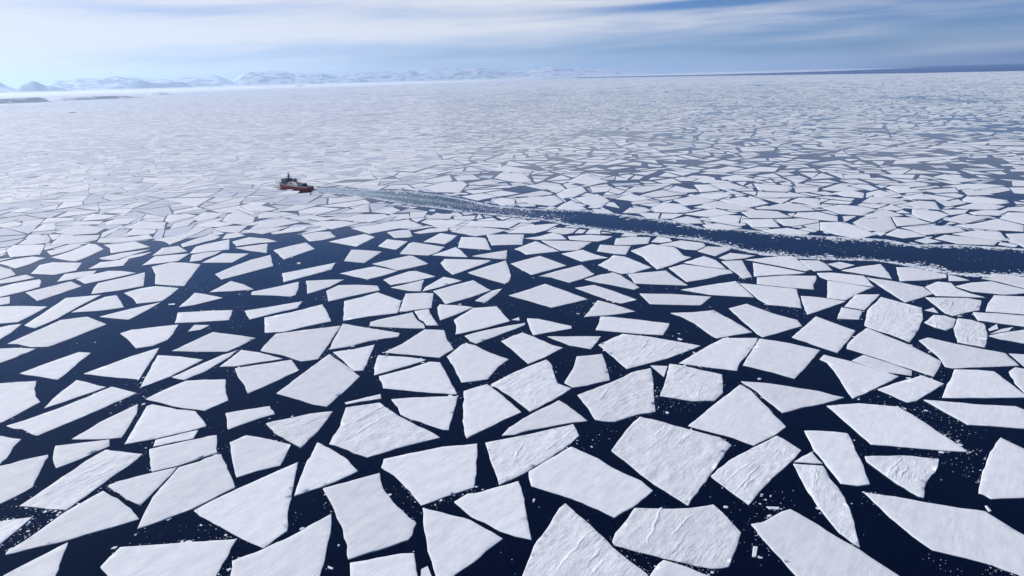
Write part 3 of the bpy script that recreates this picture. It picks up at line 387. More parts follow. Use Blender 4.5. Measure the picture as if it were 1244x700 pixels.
RANGES = [([(-24466, 29076, 714), (-24406, 29126, 719), (-24348, 29175, 718), (-24287, 29226, 728), (-24227, 29275, 730), (-24167, 29325, 731), (-24107, 29374, 733), (-24046, 29424, 737), (-23985, 29474, 738), (-23925, 29523, 735), (-23864, 29572, 732), (-23804, 29621, 727), (-23742, 29670, 726), (-23680, 29719, 724), (-23617, 29769, 726), (-23554, 29820, 729), (-23490, 29870, 733), (-23427, 29919, 732), (-23363, 29969, 733), (-23298, 30020, 738), (-23234, 30069, 737), (-23173, 30117, 718), (-23108, 30167, 717), (-23043, 30216, 712), (-22979, 30265, 702), (-22915, 30313, 692), (-22850, 30363, 686), (-22786, 30411, 670), (-22721, 30459, 658), (-22656, 30508, 644), (-22590, 30556, 633), (-22524, 30605, 622), (-22459, 30653, 602), (-22393, 30701, 582), (-22326, 30750, 571), (-22260, 30798, 554), (-22193, 30846, 538), (-22124, 30896, 531), (-22055, 30945, 521), (-21988, 30993, 502), (-21918, 31042, 495), (-21851, 31089, 468), (-21784, 31136, 438), (-21715, 31184, 416), (-21645, 31233, 400), (-21577, 31280, 372), (-21505, 31330, 367), (-21434, 31378, 350), (-21363, 31426, 330), (-21293, 31474, 307), (-21221, 31523, 290)], 2500, 0), ([(-18803, 27119, 84), (-18729, 27170, 144), (-18656, 27221, 204), (-18584, 27270, 251), (-18515, 27317, 281), (-18445, 27364, 309), (-18375, 27411, 342), (-18304, 27459, 377), (-18231, 27507, 420), (-18164, 27552, 430), (-18102, 27592, 402), (-18042, 27632, 363), (-17982, 27670, 319), (-17921, 27710, 281), (-17859, 27750, 242), (-17794, 27792, 226), (-17727, 27835, 221), (-17660, 27877, 207), (-17595, 27918, 189), (-17528, 27960, 172), (-17462, 28002, 151), (-17396, 28042, 122), (-17329, 28084, 103), (-17262, 28125, 84), (-17193, 28167, 72), (-17124, 28209, 58), (-17055, 28251, 42), (-16986, 28293, 24)], 1900, 1), ([(-25387, 38360, 292), (-25286, 38427, 345), (-25187, 38492, 384), (-25087, 38557, 423), (-24988, 38621, 458), (-24890, 38684, 482), (-24794, 38746, 494), (-24698, 38808, 503), (-24600, 38870, 518), (-24501, 38932, 540), (-24406, 38992, 533), (-24313, 39049, 504), (-24219, 39108, 491), (-24122, 39168, 486), (-24021, 39230, 505), (-23919, 39293, 528), (-23817, 39354, 547), (-23713, 39417, 576), (-23607, 39481, 615), (-23507, 39540, 613), (-23408, 39599, 599), (-23308, 39658, 592), (-23209, 39716, 578), (-23107, 39775, 574), (-23005, 39834, 574), (-22902, 39894, 573), (-22797, 39954, 582), (-22692, 40014, 589), (-22588, 40072, 584), (-22481, 40132, 599), (-22373, 40192, 615), (-22266, 40252, 627), (-22157, 40312, 642), (-22047, 40372, 665), (-21938, 40432, 678), (-21835, 40488, 648), (-21731, 40543, 619), (-21627, 40599, 586), (-21523, 40654, 557), (-21411, 40713, 571), (-21298, 40772, 589), (-21188, 40830, 587), (-21075, 40888, 599), (-20969, 40943, 565), (-20863, 40997, 523), (-20757, 41050, 481), (-20645, 41107, 474), (-20534, 41162, 460), (-20421, 41219, 459), (-20307, 41275, 452), (-20190, 41332, 466), (-20074, 41389, 476), (-19956, 41446, 489), (-19841, 41501, 480), (-19727, 41555, 461), (-19615, 41609, 432), (-19500, 41662, 409), (-19384, 41717, 399), (-19258, 41775, 446), (-19134, 41832, 487), (-19010, 41888, 519), (-18890, 41943, 520), (-18768, 41997, 532), (-18647, 42051, 532), (-18527, 42104, 525), (-18405, 42158, 525), (-18283, 42211, 527), (-18160, 42264, 524), (-18038, 42316, 521), (-17914, 42369, 521), (-17789, 42421, 526), (-17663, 42474, 537), (-17537, 42526, 548), (-17409, 42578, 564), (-17283, 42630, 567), (-17157, 42681, 566), (-17032, 42731, 551), (-16907, 42780, 535), (-16782, 42829, 514), (-16657, 42878, 491), (-16532, 42927, 463), (-16406, 42975, 438), (-16280, 43023, 408), (-16154, 43070, 376), (-16030, 43116, 325), (-15907, 43162, 261), (-15786, 43207, 184)], 3500, 0), ([(-18085, 33421, 63), (-17988, 33473, 108), (-17892, 33524, 147), (-17793, 33577, 204), (-17696, 33628, 251), (-17598, 33679, 292), (-17502, 33729, 324), (-17405, 33780, 358), (-17312, 33828, 366), (-17220, 33874, 359), (-17128, 33921, 351), (-17039, 33966, 320), (-16950, 34010, 293), (-16859, 34056, 269), (-16766, 34102, 260), (-16672, 34148, 252), (-16577, 34193, 245), (-16484, 34239, 231), (-16389, 34284, 221), (-16289, 34332, 243), (-16190, 34379, 258), (-16092, 34424, 261), (-15994, 34470, 266), (-15896, 34516, 267), (-15798, 34560, 262), (-15701, 34604, 245), (-15607, 34647, 211), (-15514, 34689, 166), (-15419, 34731, 124), (-15325, 34773, 80), (-15230, 34814, 35), (-15135, 34856, 2), (-15038, 34898, 2), (-14938, 34941, 2), (-14837, 34984, 2), (-14737, 35026, 2)], 1800, 1), ([(-18089, 44461, 175), (-17952, 44517, 210), (-17813, 44572, 256), (-17676, 44627, 287), (-17538, 44681, 329), (-17399, 44736, 370), (-17258, 44790, 419), (-17116, 44845, 476), (-16972, 44899, 543), (-16829, 44953, 603), (-16682, 45008, 688), (-16543, 45059, 711), (-16403, 45110, 737), (-16264, 45161, 752), (-16124, 45211, 770), (-15985, 45260, 775), (-15846, 45309, 778), (-15708, 45357, 774), (-15568, 45405, 778), (-15429, 45453, 771), (-15287, 45501, 781), (-15145, 45548, 791), (-15003, 45595, 794), (-14862, 45641, 796), (-14719, 45688, 801), (-14577, 45733, 793), (-14435, 45778, 786), (-14294, 45822, 769), (-14152, 45866, 749), (-14011, 45910, 718), (-13872, 45952, 673), (-13731, 45994, 635), (-13590, 46036, 587), (-13443, 46079, 601), (-13294, 46122, 618), (-13146, 46165, 633), (-13000, 46206, 624), (-12853, 46247, 616), (-12706, 46288, 609), (-12558, 46328, 601), (-12409, 46368, 599), (-12260, 46408, 601), (-12109, 46448, 616), (-11958, 46487, 624), (-11810, 46524, 601), (-11661, 46562, 587), (-11510, 46600, 587), (-11359, 46637, 581), (-11209, 46673, 564), (-11057, 46709, 556), (-10906, 46745, 545), (-10758, 46779, 493), (-10609, 46813, 448), (-10459, 46847, 405), (-10308, 46880, 367)], 3500, 0), ([(-15772, 53733, 380), (-15598, 53784, 404), (-15424, 53834, 427), (-15250, 53883, 446), (-15076, 53932, 462), (-14901, 53981, 483), (-14725, 54029, 513), (-14549, 54077, 536), (-14374, 54124, 551), (-14196, 54171, 577), (-14019, 54217, 599), (-13844, 54262, 600), (-13669, 54306, 593), (-13493, 54350, 594), (-13317, 54393, 580), (-13139, 54437, 588), (-12962, 54479, 585), (-12783, 54521, 595), (-12604, 54563, 602), (-12424, 54604, 617), (-12244, 54645, 629), (-12064, 54685, 641), (-11882, 54725, 662), (-11700, 54764, 683), (-11518, 54803, 697), (-11337, 54840, 692), (-11155, 54878, 702), (-10974, 54914, 700), (-10791, 54950, 706), (-10608, 54986, 718), (-10425, 55021, 719), (-10242, 55055, 717), (-10060, 55089, 705), (-9876, 55122, 701), (-9692, 55155, 702), (-9508, 55187, 703), (-9324, 55218, 693), (-9140, 55249, 676), (-8955, 55279, 663), (-8771, 55309, 645), (-8586, 55338, 638), (-8401, 55366, 613), (-8213, 55395, 640), (-8022, 55422, 689), (-7831, 55450, 747), (-7642, 55476, 774), (-7455, 55502, 760), (-7268, 55526, 747), (-7082, 55550, 722), (-6895, 55574, 696), (-6706, 55597, 701), (-6516, 55620, 729), (-6325, 55642, 756), (-6134, 55663, 780), (-5943, 55684, 803), (-5753, 55704, 811), (-5564, 55723, 802), (-5375, 55741, 786), (-5185, 55759, 783), (-4995, 55777, 769), (-4804, 55794, 774), (-4613, 55810, 782), (-4422, 55825, 782), (-4231, 55840, 781), (-4040, 55854, 783), (-3848, 55868, 785), (-3658, 55880, 757), (-3467, 55893, 743), (-3276, 55904, 739), (-3084, 55915, 738), (-2892, 55925, 734), (-2699, 55935, 748), (-2506, 55944, 774), (-2314, 55952, 772), (-2121, 55960, 772), (-1929, 55967, 756), (-1737, 55973, 743), (-1546, 55979, 722), (-1354, 55984, 699), (-1161, 55988, 684), (-969, 55992, 661), (-778, 55995, 624), (-586, 55997, 591), (-393, 55999, 580), (-201, 56000, 545), (-9, 56000, 511), (183, 56000, 482), (376, 55999, 477), (570, 55997, 480), (763, 55995, 486), (956, 55992, 495), (1149, 55988, 506), (1342, 55984, 497), (1535, 55979, 511), (1728, 55973, 521), (1922, 55967, 552), (2115, 55960, 591), (2308, 55952, 620), (2500, 55944, 627), (2693, 55935, 670), (2886, 55926, 687), (3078, 55915, 693), (3270, 55904, 706), (3462, 55893, 735), (3654, 55881, 732), (3845, 55868, 709), (4036, 55854, 686), (4228, 55840, 664), (4419, 55825, 635), (4610, 55810, 633), (4801, 55794, 617), (4992, 55777, 615), (5182, 55760, 616), (5373, 55742, 606), (5563, 55723, 593), (5753, 55704, 552), (5943, 55684, 499), (6134, 55663, 430), (6323, 55642, 413), (6513, 55620, 425), (6702, 55598, 420), (6891, 55574, 418), (7079, 55551, 430), (7268, 55526, 452), (7456, 55501, 467), (7643, 55476, 467), (7832, 55450, 440), (8020, 55423, 403), (8208, 55395, 359), (8395, 55367, 312), (8582, 55338, 300), (8769, 55309, 275), (8956, 55279, 266), (9142, 55249, 254), (9328, 55218, 243), (9513, 55186, 221), (9699, 55154, 205), (9883, 55121, 204), (10068, 55088, 204), (10252, 55054, 199), (10435, 55019, 199), (10619, 54984, 204), (10802, 54948, 196), (10984, 54912, 195), (11167, 54875, 184), (11349, 54838, 182), (11531, 54800, 170)], 4000, 0)]
ISLANDS = [([(-7192, 9481, 50), (-7175, 9494, 51), (-7157, 9507, 52), (-7139, 9521, 53), (-7122, 9534, 52), (-7104, 9547, 51), (-7087, 9560, 48), (-7069, 9573, 49), (-7050, 9587, 51), (-7032, 9600, 50), (-7014, 9613, 52), (-6995, 9627, 54), (-6977, 9640, 54), (-6959, 9653, 53), (-6940, 9667, 55), (-6921, 9680, 58), (-6902, 9694, 59), (-6884, 9707, 59), (-6865, 9720, 61), (-6846, 9734, 61), (-6827, 9747, 61), (-6808, 9760, 62), (-6788, 9774, 64), (-6769, 9787, 63), (-6750, 9800, 63), (-6731, 9813, 62), (-6712, 9827, 62), (-6692, 9840, 61), (-6672, 9853, 63), (-6653, 9867, 63), (-6633, 9880, 64), (-6613, 9893, 64), (-6593, 9906, 64), (-6573, 9920, 65), (-6553, 9933, 64), (-6534, 9946, 61), (-6515, 9958, 54), (-6495, 9971, 51), (-6477, 9983, 40), (-6458, 9995, 30), (-6439, 10008, 22), (-6419, 10020, 15), (-6400, 10032, 6)], 260), ([(-6822, 13359, 12), (-6790, 13375, 20), (-6758, 13391, 27), (-6727, 13407, 34), (-6695, 13423, 38), (-6663, 13439, 41), (-6632, 13454, 39), (-6600, 13470, 43), (-6568, 13485, 47), (-6538, 13500, 39), (-6507, 13515, 31), (-6476, 13530, 30), (-6445, 13545, 22), (-6414, 13560, 15), (-6382, 13574, 13), (-6351, 13589, 7)], 250), ([(-6983, 22962, 11), (-6920, 22981, 32), (-6857, 23000, 56), (-6795, 23018, 63), (-6734, 23036, 65), (-6672, 23054, 69), (-6612, 23071, 59), (-6553, 23088, 34), (-6492, 23105, 22)], 500), ([(-6899, 10543, 38), (-6878, 10557, 40), (-6856, 10572, 42), (-6834, 10586, 43), (-6812, 10600, 43), (-6790, 10614, 44), (-6769, 10628, 43), (-6747, 10642, 44), (-6725, 10656, 44), (-6702, 10670, 45), (-6680, 10683, 44), (-6658, 10697, 46), (-6636, 10711, 43), (-6613, 10725, 43), (-6591, 10739, 42), (-6568, 10753, 43), (-6545, 10766, 42), (-6522, 10780, 44), (-6500, 10794, 44), (-6476, 10808, 45), (-6453, 10822, 45), (-6430, 10836, 44), (-6407, 10849, 44), (-6384, 10863, 44), (-6360, 10877, 46), (-6337, 10891, 46), (-6313, 10904, 45), (-6289, 10918, 46), (-6266, 10932, 45), (-6242, 10945, 42), (-6218, 10959, 43), (-6194, 10972, 43), (-6170, 10986, 41), (-6146, 11000, 43), (-6121, 11013, 43), (-6097, 11027, 42), (-6073, 11040, 42), (-6048, 11053, 40), (-6024, 11067, 37), (-5999, 11080, 37), (-5974, 11093, 37), (-5950, 11107, 34), (-5925, 11120, 35), (-5900, 11133, 33), (-5875, 11147, 34), (-5850, 11160, 32), (-5824, 11173, 34), (-5799, 11186, 33), (-5773, 11200, 33), (-5748, 11213, 30), (-5723, 11225, 26), (-5697, 11239, 25)], 200)]
SHIP_STERN = (-376.0, 1295.8)
SHIP_BOW = (-453.5, 1352.7)
WAKE = ([(-379.9, 1314.1), (-358.8, 1312.0), (-337.2, 1307.8), (-313.6, 1301.3), (-287.7, 1289.8), (-262.1, 1278.4), (-235.5, 1267.4), (-209.6, 1257.8), (-182.4, 1247.8), (-145.8, 1217.2), (-106.0, 1181.0), (-60.7, 1128.1), (-12.4, 1075.4), (38.9, 1046.6), (101.0, 1028.9)], [(-372.2, 1285.6), (-348.0, 1270.1), (-324.4, 1254.9), (-299.5, 1239.0), (-272.3, 1216.2), (-246.0, 1194.2), (-218.2, 1167.4), (-191.6, 1141.7), (-164.5, 1115.6), (-132.0, 1090.8), (-96.5, 1062.5), (-56.1, 1031.0), (-11.9, 1005.6), (36.0, 974.0), (90.1, 917.5)])

def parse(s):
    out = []
    for ln in s.strip().splitlines():
        f = ln.split('|')
        v = [int(t) / 10 for t in f[0].split(',')]
        out.append((list(zip(v[0::2], v[1::2])), f[1:]))
    return out

# ------------------------------------------------------------------ materials
def new_mat(name):
    m = bpy.data.materials.new(name)
    m.use_nodes = True
    nt = m.node_tree
    return m, nt, nt.nodes['Principled BSDF'], nt.nodes, nt.links

def plain(name, rgb, rough=0.5, metal=0.0, var=0.15, scale=1.5):
    m, nt, p, N, L = new_mat(name)
    g = N.new('ShaderNodeNewGeometry')
    n = N.new('ShaderNodeTexNoise'); n.inputs['Scale'].default_value = scale; n.inputs['Detail'].default_value = 4
    L.new(g.outputs['Position'], n.inputs['Vector'])
    r = N.new('ShaderNodeMapRange'); r.inputs['To Min'].default_value = 1 - var; r.inputs['To Max'].default_value = 1 + var
    L.new(n.outputs['Fac'], r.inputs['Value'])
    mx = N.new('ShaderNodeMix'); mx.data_type = 'RGBA'; mx.blend_type = 'MULTIPLY'; mx.inputs['Factor'].default_value = 1
    mx.inputs['A'].default_value = (*rgb, 1)
    L.new(r.outputs['Result'], mx.inputs['B'])
    L.new(mx.outputs['Result'], p.inputs['Base Color'])
    p.inputs['Roughness'].default_value = rough
    p.inputs['Metallic'].default_value = metal
    return m

WIND = R(38)          # direction the snow drifts run in, clockwise from +Y

def snow(name, bump=1.0, islands=False, relief=0.0, lo=(0.72, 0.75, 0.80), hi=(0.85, 0.87, 0.89)):
    m, nt, p, N, L = new_mat(name)
    g = N.new('ShaderNodeNewGeometry')
    mp = N.new('ShaderNodeMapping'); mp.vector_type = 'TEXTURE'
    mp.inputs['Rotation'].default_value = (0, 0, -WIND)
    mp.inputs['Scale'].default_value = (1.0, 4.5, 1.0)
    L.new(g.outputs['Position'], mp.inputs['Vector'])
    # wind-packed streaks
    n1 = N.new('ShaderNodeTexNoise'); n1.inputs['Scale'].default_value = 0.42; n1.inputs['Detail'].default_value = 6; n1.inputs['Roughness'].default_value = 0.6
    L.new(mp.outputs['Vector'], n1.inputs['Vector'])
    n2 = N.new('ShaderNodeTexNoise'); n2.inputs['Scale'].default_value = 0.16; n2.inputs['Detail'].default_value = 5
    L.new(g.outputs['Position'], n2.inputs['Vector'])
    n3 = N.new('ShaderNodeTexNoise'); n3.inputs['Scale'].default_value = 1.3; n3.inputs['Detail'].default_value = 4
    L.new(g.outputs['Position'], n3.inputs['Vector'])
    # the drifts come in patches, not everywhere
    nm = N.new('ShaderNodeTexNoise'); nm.inputs['Scale'].default_value = 0.075; nm.inputs['Detail'].default_value = 3
    L.new(g.outputs['Position'], nm.inputs['Vector'])
    pm = N.new('ShaderNodeMapRange'); pm.inputs['From Min'].default_value = 0.42; pm.inputs['From Max'].default_value = 0.64; pm.inputs['To Min'].default_value = 0.25; pm.inputs['To Max'].default_value = 1.25
    L.new(nm.outputs['Fac'], pm.inputs['Value'])
    c1 = N.new('ShaderNodeMath'); c1.operation = 'SUBTRACT'; c1.inputs[1].default_value = 0.5
    L.new(n1.outputs['Fac'], c1.inputs[0])
    c2 = N.new('ShaderNodeMath'); c2.operation = 'MULTIPLY'
    L.new(c1.outputs[0], c2.inputs[0]); L.new(pm.outputs['Result'], c2.inputs[1])
    a = N.new('ShaderNodeMath'); a.operation = 'MULTIPLY_ADD'; a.inputs[1].default_value = 0.9
    L.new(c2.outputs[0], a.inputs[0]); L.new(n2.outputs['Fac'], a.inputs[2])
    b = N.new('ShaderNodeMath'); b.operation = 'MULTIPLY_ADD'; b.inputs[1].default_value = 0.16
    L.new(n3.outputs['Fac'], b.inputs[0]); L.new(a.outputs[0], b.inputs[2])
    bp = N.new('ShaderNodeBump'); bp.inputs['Strength'].default_value = 1.0; bp.inputs['Distance'].default_value = bump
    L.new(b.outputs[0], bp.inputs['Height']); L.new(bp.outputs['Normal'], p.inputs['Normal'])
    cr = N.new('ShaderNodeValToRGB')
    cr.color_ramp.elements[0].position = 0.3; cr.color_ramp.elements[0].color = (*lo, 1)
    cr.color_ramp.elements[1].position = 0.62; cr.color_ramp.elements[1].color = (*hi, 1)
    av = N.new('ShaderNodeMath'); av.operation = 'MULTIPLY_ADD'; av.inputs[1].default_value = 0.55
    L.new(n1.outputs['Fac'], av.inputs[0])
    hv = N.new('ShaderNodeMath'); hv.operation = 'MULTIPLY'; hv.inputs[1].default_value = 0.45
    L.new(n2.outputs['Fac'], hv.inputs[0]); L.new(hv.outputs[0], av.inputs[2])
    L.new(av.outputs[0], cr.inputs['Fac'])
    # every floe a little different
    src = g.outputs['Random Per Island']
    if not islands:
        oi = N.new('ShaderNodeObjectInfo'); src = oi.outputs['Random']
    rr = N.new('ShaderNodeMapRange'); rr.inputs['To Min'].default_value = 0.90; rr.inputs['To Max'].default_value = 1.03
    L.new(src, rr.inputs['Value'])
    mx = N.new('ShaderNodeMix'); mx.data_type = 'RGBA'; mx.blend_type = 'MULTIPLY'; mx.inputs['Factor'].default_value = 1
    L.new(cr.outputs['Color'], mx.inputs['A']); L.new(rr.outputs['Result'], mx.inputs['B'])
    L.new(mx.outputs['Result'], p.inputs['Base Color'])
    p.inputs['Roughness'].default_value = 0.75
    p.inputs['Specular IOR Level'].default_value = 0.25
    return m

M_SNOW = snow('wind_packed_snow', 0.2)
M_RIDGED = snow('ridged_snow', 0.62)
M_PACK = snow('pack_snow', 0.16, islands=True)
M_BRASH = snow('brash_snow', 0.05, islands=True, lo=(0.6, 0.68, 0.76), hi=(0.8, 0.84, 0.9))
M_THIN = snow('thin_grey_ice', 0.08, islands=True, lo=(0.52, 0.56, 0.65), hi=(0.66, 0.70, 0.78))
M_EDGE = plain('blue_ice_edge', (0.50, 0.66, 0.74), 0.35, scale=0.8)

def water(name, base, scale, dist, rough, spec=0.5):
    m, nt, p, N, L = new_mat(name)
    g = N.new('ShaderNodeNewGeometry')
    n = N.new('ShaderNodeTexNoise'); n.inputs['Scale'].default_value = scale; n.inputs['Detail'].default_value = 5
    L.new(g.outputs['Position'], n.inputs['Vector'])
    bp = N.new('ShaderNodeBump'); bp.inputs['Strength'].default_value = 1.0; bp.inputs['Distance'].default_value = dist
    L.new(n.outputs['Fac'], bp.inputs['Height']); L.new(bp.outputs['Normal'], p.inputs['Normal'])
    p.inputs['Base Color'].default_value = (*base, 1)
    p.inputs['Roughness'].default_value = rough
    p.inputs['IOR'].default_value = 1.333; p.inputs['Specular IOR Level'].default_value = spec
    return m
M_WATER = water('calm_sea_water', (0.0004, 0.0024, 0.014), 0.55, 0.05, 0.05)
M_OPEN = water('wind_ruffled_sea', (0.006, 0.045, 0.20), 0.05, 2.2, 0.3, 0.15)

# ------------------------------------------------------------------ helpers
def mesh_object(name, verts, faces, mats, mat_idx=None, parent=None, smooth=False):
    me = bpy.data.meshes.new(name)
    me.from_pydata([tuple(v) for v in verts], [], [list(f) for f in faces])
    for m in (mats if isinstance(mats, (list, tuple)) else [mats]):
        me.materials.append(m)
    if mat_idx is not None:
        me.polygons.foreach_set('material_index', np.asarray(mat_idx, dtype=np.int32))
    if smooth:
        me.polygons.foreach_set('use_smooth', np.ones(len(me.polygons), dtype=bool))
    me.update()
    o = bpy.data.objects.new(name, me)
    col.objects.link(o)
    if parent is not None:
        o.parent = parent
    return o

def big_mesh(name, V, loops, sizes, mats, midx=None):
    """One mesh from flat arrays: V (n,3), loop vertex indices, face sizes."""
    me = bpy.data.meshes.new(name)
    me.vertices.add(len(V)); me.vertices.foreach_set('co', np.asarray(V, dtype=np.float32).ravel())
    me.loops.add(len(loops)); me.loops.foreach_set('vertex_index', np.asarray(loops, dtype=np.int32))
    sizes = np.asarray(sizes, dtype=np.int32)
    me.polygons.add(len(sizes))
    me.polygons.foreach_set('loop_start', np.concatenate([[0], np.cumsum(sizes)[:-1]]).astype(np.int32))
    me.polygons.foreach_set('loop_total', sizes)
    for m in mats: me.materials.append(m)
    if midx is not None: me.polygons.foreach_set('material_index', np.asarray(midx, dtype=np.int32))
    me.polygons.foreach_set('use_smooth', np.zeros(len(sizes), dtype=bool))
    me.update(calc_edges=True); me.validate()
    o = bpy.data.objects.new(name, me); col.objects.link(o)
    return o

def tag(o, label=None, category=None, group=None, kind=None):
    if label: o['label'] = label
    if category: o['category'] = category
    if group: o['group'] = group
    if kind: o['kind'] = kind
    return o

def area2(P):
    return 0.5 * sum(P[i - 1][0] * P[i][1] - P[i][0] * P[i - 1][1] for i in range(len(P)))

def ccw(P):
    return P if area2(P) > 0 else P[::-1]

def inside(P, x, y):
    c = False; j = len(P) - 1
    for i in range(len(P)):
        xi, yi = P[i]; xj, yj = P[j]
        if (yi > y) != (yj > y) and x < (xj - xi) * (y - yi) / (yj - yi) + xi:
            c = not c
        j = i
    return c

def cross_any(P, Q):
    for i in range(len(P)):
        ax, ay = P[i - 1]; bx, by = P[i]
        for j in range(len(Q)):
            cx, cy = Q[j - 1]; dx, dy = Q[j]
            d1 = (bx - ax) * (cy - ay) - (by - ay) * (cx - ax)
            d2 = (bx - ax) * (dy - ay) - (by - ay) * (dx - ax)
            if (d1 > 0) == (d2 > 0): continue
            d3 = (dx - cx) * (ay - cy) - (dy - cy) * (ax - cx)
            d4 = (dx - cx) * (by - cy) - (dy - cy) * (bx - cx)
            if (d3 > 0) != (d4 > 0): return True
    return False

def overlap(P, Q):
    return inside(Q, *P[0]) or inside(P, *Q[0]) or cross_any(P, Q)

def inset(P, d):
    """Move every edge of a CCW polygon inward by d."""
    n = len(P); out = []
    for i in range(n):
        a, b, c = P[i - 1], P[i], P[(i + 1) % n]
        u = (b[0] - a[0], b[1] - a[1]); v = (c[0] - b[0], c[1] - b[1])
        lu = math.hypot(*u) or 1e-6; lv = math.hypot(*v) or 1e-6
        nu = (-u[1] / lu, u[0] / lu); nv = (-v[1] / lv, v[0] / lv)
        k = 1 + nu[0] * nv[0] + nu[1] * nv[1]
        k = max(k, 0.35)
        out.append((b[0] + d * (nu[0] + nv[0]) / k, b[1] + d * (nu[1] + nv[1]) / k))
    return out

def soften(P, r):
    """Cut each corner at up to r metres: broken ice is never needle sharp."""
    n = len(P); out = []
    for i in range(n):
        a, b, c = P[i - 1], P[i], P[(i + 1) % n]
        for q in (a, c):
            l = math.hypot(q[0] - b[0], q[1] - b[1])
            t = min(0.3, r / max(l, 1e-3))
            out.append((b[0] + (q[0] - b[0]) * t, b[1] + (q[1] - b[1]) * t))
    return out

WD = (math.sin(WIND), math.cos(WIND))

def relief(x, y, amp):
    al = x * WD[0] + y * WD[1]; ac = x * WD[1] - y * WD[0]
    wob = 2.5 * noise.noise((x * 0.03, y * 0.03, 7.7))
    a = noise.noise((al / 17.0, (ac + wob) / 4.2, 1.3))
    b = noise.noise((al / 40.0, ac / 22.0, 4.1))
    c = noise.noise((x / 3.0, y / 3.0, 9.2))
    return amp * (1.0 * a + 0.9 * b + 0.25 * c)

# ------------------------------------------------------------------ floes: every one its own object
def floe_mesh(P, name, ridged, board):
    cx = sum(p[0] for p in P) / len(P); cy = sum(p[1] for p in P) / len(P)
    dist = math.hypot(cx, cy)
    P = ccw([(x - cx, y - cy) for x, y in P])
    P = inset(P, 0.25)
    P = soften(P, 0.3)
    step = max(3.0, dist * 0.010)
    ring = []
    for i in range(len(P)):
        a, b = P[i], P[(i + 1) % len(P)]
        l = math.hypot(b[0] - a[0], b[1] - a[1])
        k = max(1, int(l / step))
        nx, ny = (-(b[1] - a[1]) / (l or 1), (b[0] - a[0]) / (l or 1))
        for j in range(k):
            t = j / k
            x, y = a[0] + (b[0] - a[0]) * t, a[1] + (b[1] - a[1]) * t
            w = 0.0
            if l > 6:
                e = math.sin(math.pi * t)
                w = e * (0.95 * noise.noise(((x + cx) / 9, (y + cy) / 9, 3)) + 0.35 * noise.noise(((x + cx) / 2.7, (y + cy) / 2.7, 5)))
            ring.append((x + nx * w, y + ny * w))
    inner = inset(ring, 0.35)
    amp = 0.34 if ridged else 0.15
    g = max(2.6, dist * 0.0085)
    pts = [Vector(p) for p in inner]
    nb = len(pts)
    xs = [p[0] for p in inner]; ys = [p[1] for p in inner]
    y = min(ys) + g * 0.5; row = 0
    while y < max(ys):
        x = min(xs) + g * (0.5 if row % 2 else 0.1)
        while x < max(xs):
            px, py = x + random.uniform(-.25, .25) * g, y + random.uniform(-.25, .25) * g
            if inside(inner, px, py): pts.append(Vector((px, py)))
            x += g
        y += g * 0.87; row += 1
    v2, _, faces, _, _, _ = delaunay_2d_cdt(pts, [(i, (i + 1) % nb) for i in range(nb)], [], 1, 1e-4)
    verts = []
    for i, v in enumerate(v2):
        z = board + relief(v.x + cx, v.y + cy, amp)
        edge = i < nb
        verts.append((v.x, v.y, max(board - 0.03 if edge else z, 0.2)))
    base = len(verts)
    n = len(ring)
    # rounded snow shoulder, then the ice wall down under the water
    for (x, y) in ring: verts.append((x, y, board - 0.12 + 0.04 * noise.noise((x + cx, y + cy, 2))))
    for (x, y) in ring: verts.append((x, y, -0.6))
    fs = [list(f) if (v2[f[1]] - v2[f[0]]).cross(v2[f[2]] - v2[f[0]]) > 0 else list(f)[::-1] for f in faces]
    mi = [0] * len(fs)
    if len(v2) >= nb:
        for i in range(n):
            j = (i + 1) % n
            fs.append([base + i, base + j, j, i]); mi.append(0)
            fs.append([base + n + i, base + n + j, base + j, base + i]); mi.append(1)
    o = mesh_object(name, verts, fs, [M_RIDGED if ridged else M_SNOW, M_EDGE], mi)
    o.data.polygons.foreach_set('use_smooth', np.array([m == 0 for m in mi]))
    o.location = (cx, cy, 0)
    return o, P

def snow_ridge(floe, P, board):
    """A low wind-carved drift lying on one floe."""
    xs = [p[0] for p in P]; ys = [p[1] for p in P]
    for _ in range(60):
        x, y = random.uniform(min(xs), max(xs)), random.uniform(min(ys), max(ys))
        a = WIND + random.gauss(0, 0.16)
        d = (math.sin(a), math.cos(a)); l = random.uniform(7, 16)
        if all(inside(P, x + d[0] * t + d[1] * s, y + d[1] * t - d[0] * s) for t in (-l * .6, 0, l * .6) for s in (-3, 3)):
            break
    else:
        return
    n = 16; w = random.uniform(0.9, 1.6); h = random.uniform(0.12, 0.26)
    seed = random.random() * 50
    verts = []; faces = []; prof = [(-1.3, 0), (-0.75, .38), (-0.1, 1), (.35, .55), (1.0, 0)]
    for i in range(n + 1):
        t = i / n * 2 - 1
        env = (1 - t * t) ** 0.8 + 0.02
        bend = 1.3 * noise.noise((t * 2.0, seed, 0))
        for s, q in prof:
            c = (s * w * (0.45 + 0.55 * env) + bend)
            px = x + d[0] * l * t + d[1] * c; py = y + d[1] * l * t - d[0] * c
            zz = board + relief(px + floe.location.x, py + floe.location.y, 0.34) - 0.12
            q2 = q * h * env * (0.75 + 0.5 * noise.noise((t * 5, seed, s)))
            verts.append((px, py, zz + q2 + (0.12 if q else -0.1)))
    for i in range(n):
        for k in range(4):
            a0 = i * 5 + k
            faces.append([a0, a0 + 1, a0 + 6, a0 + 5])
    o = mesh_object('snow_ridge', verts, faces, M_RIDGED, parent=floe, smooth=True)
    return o

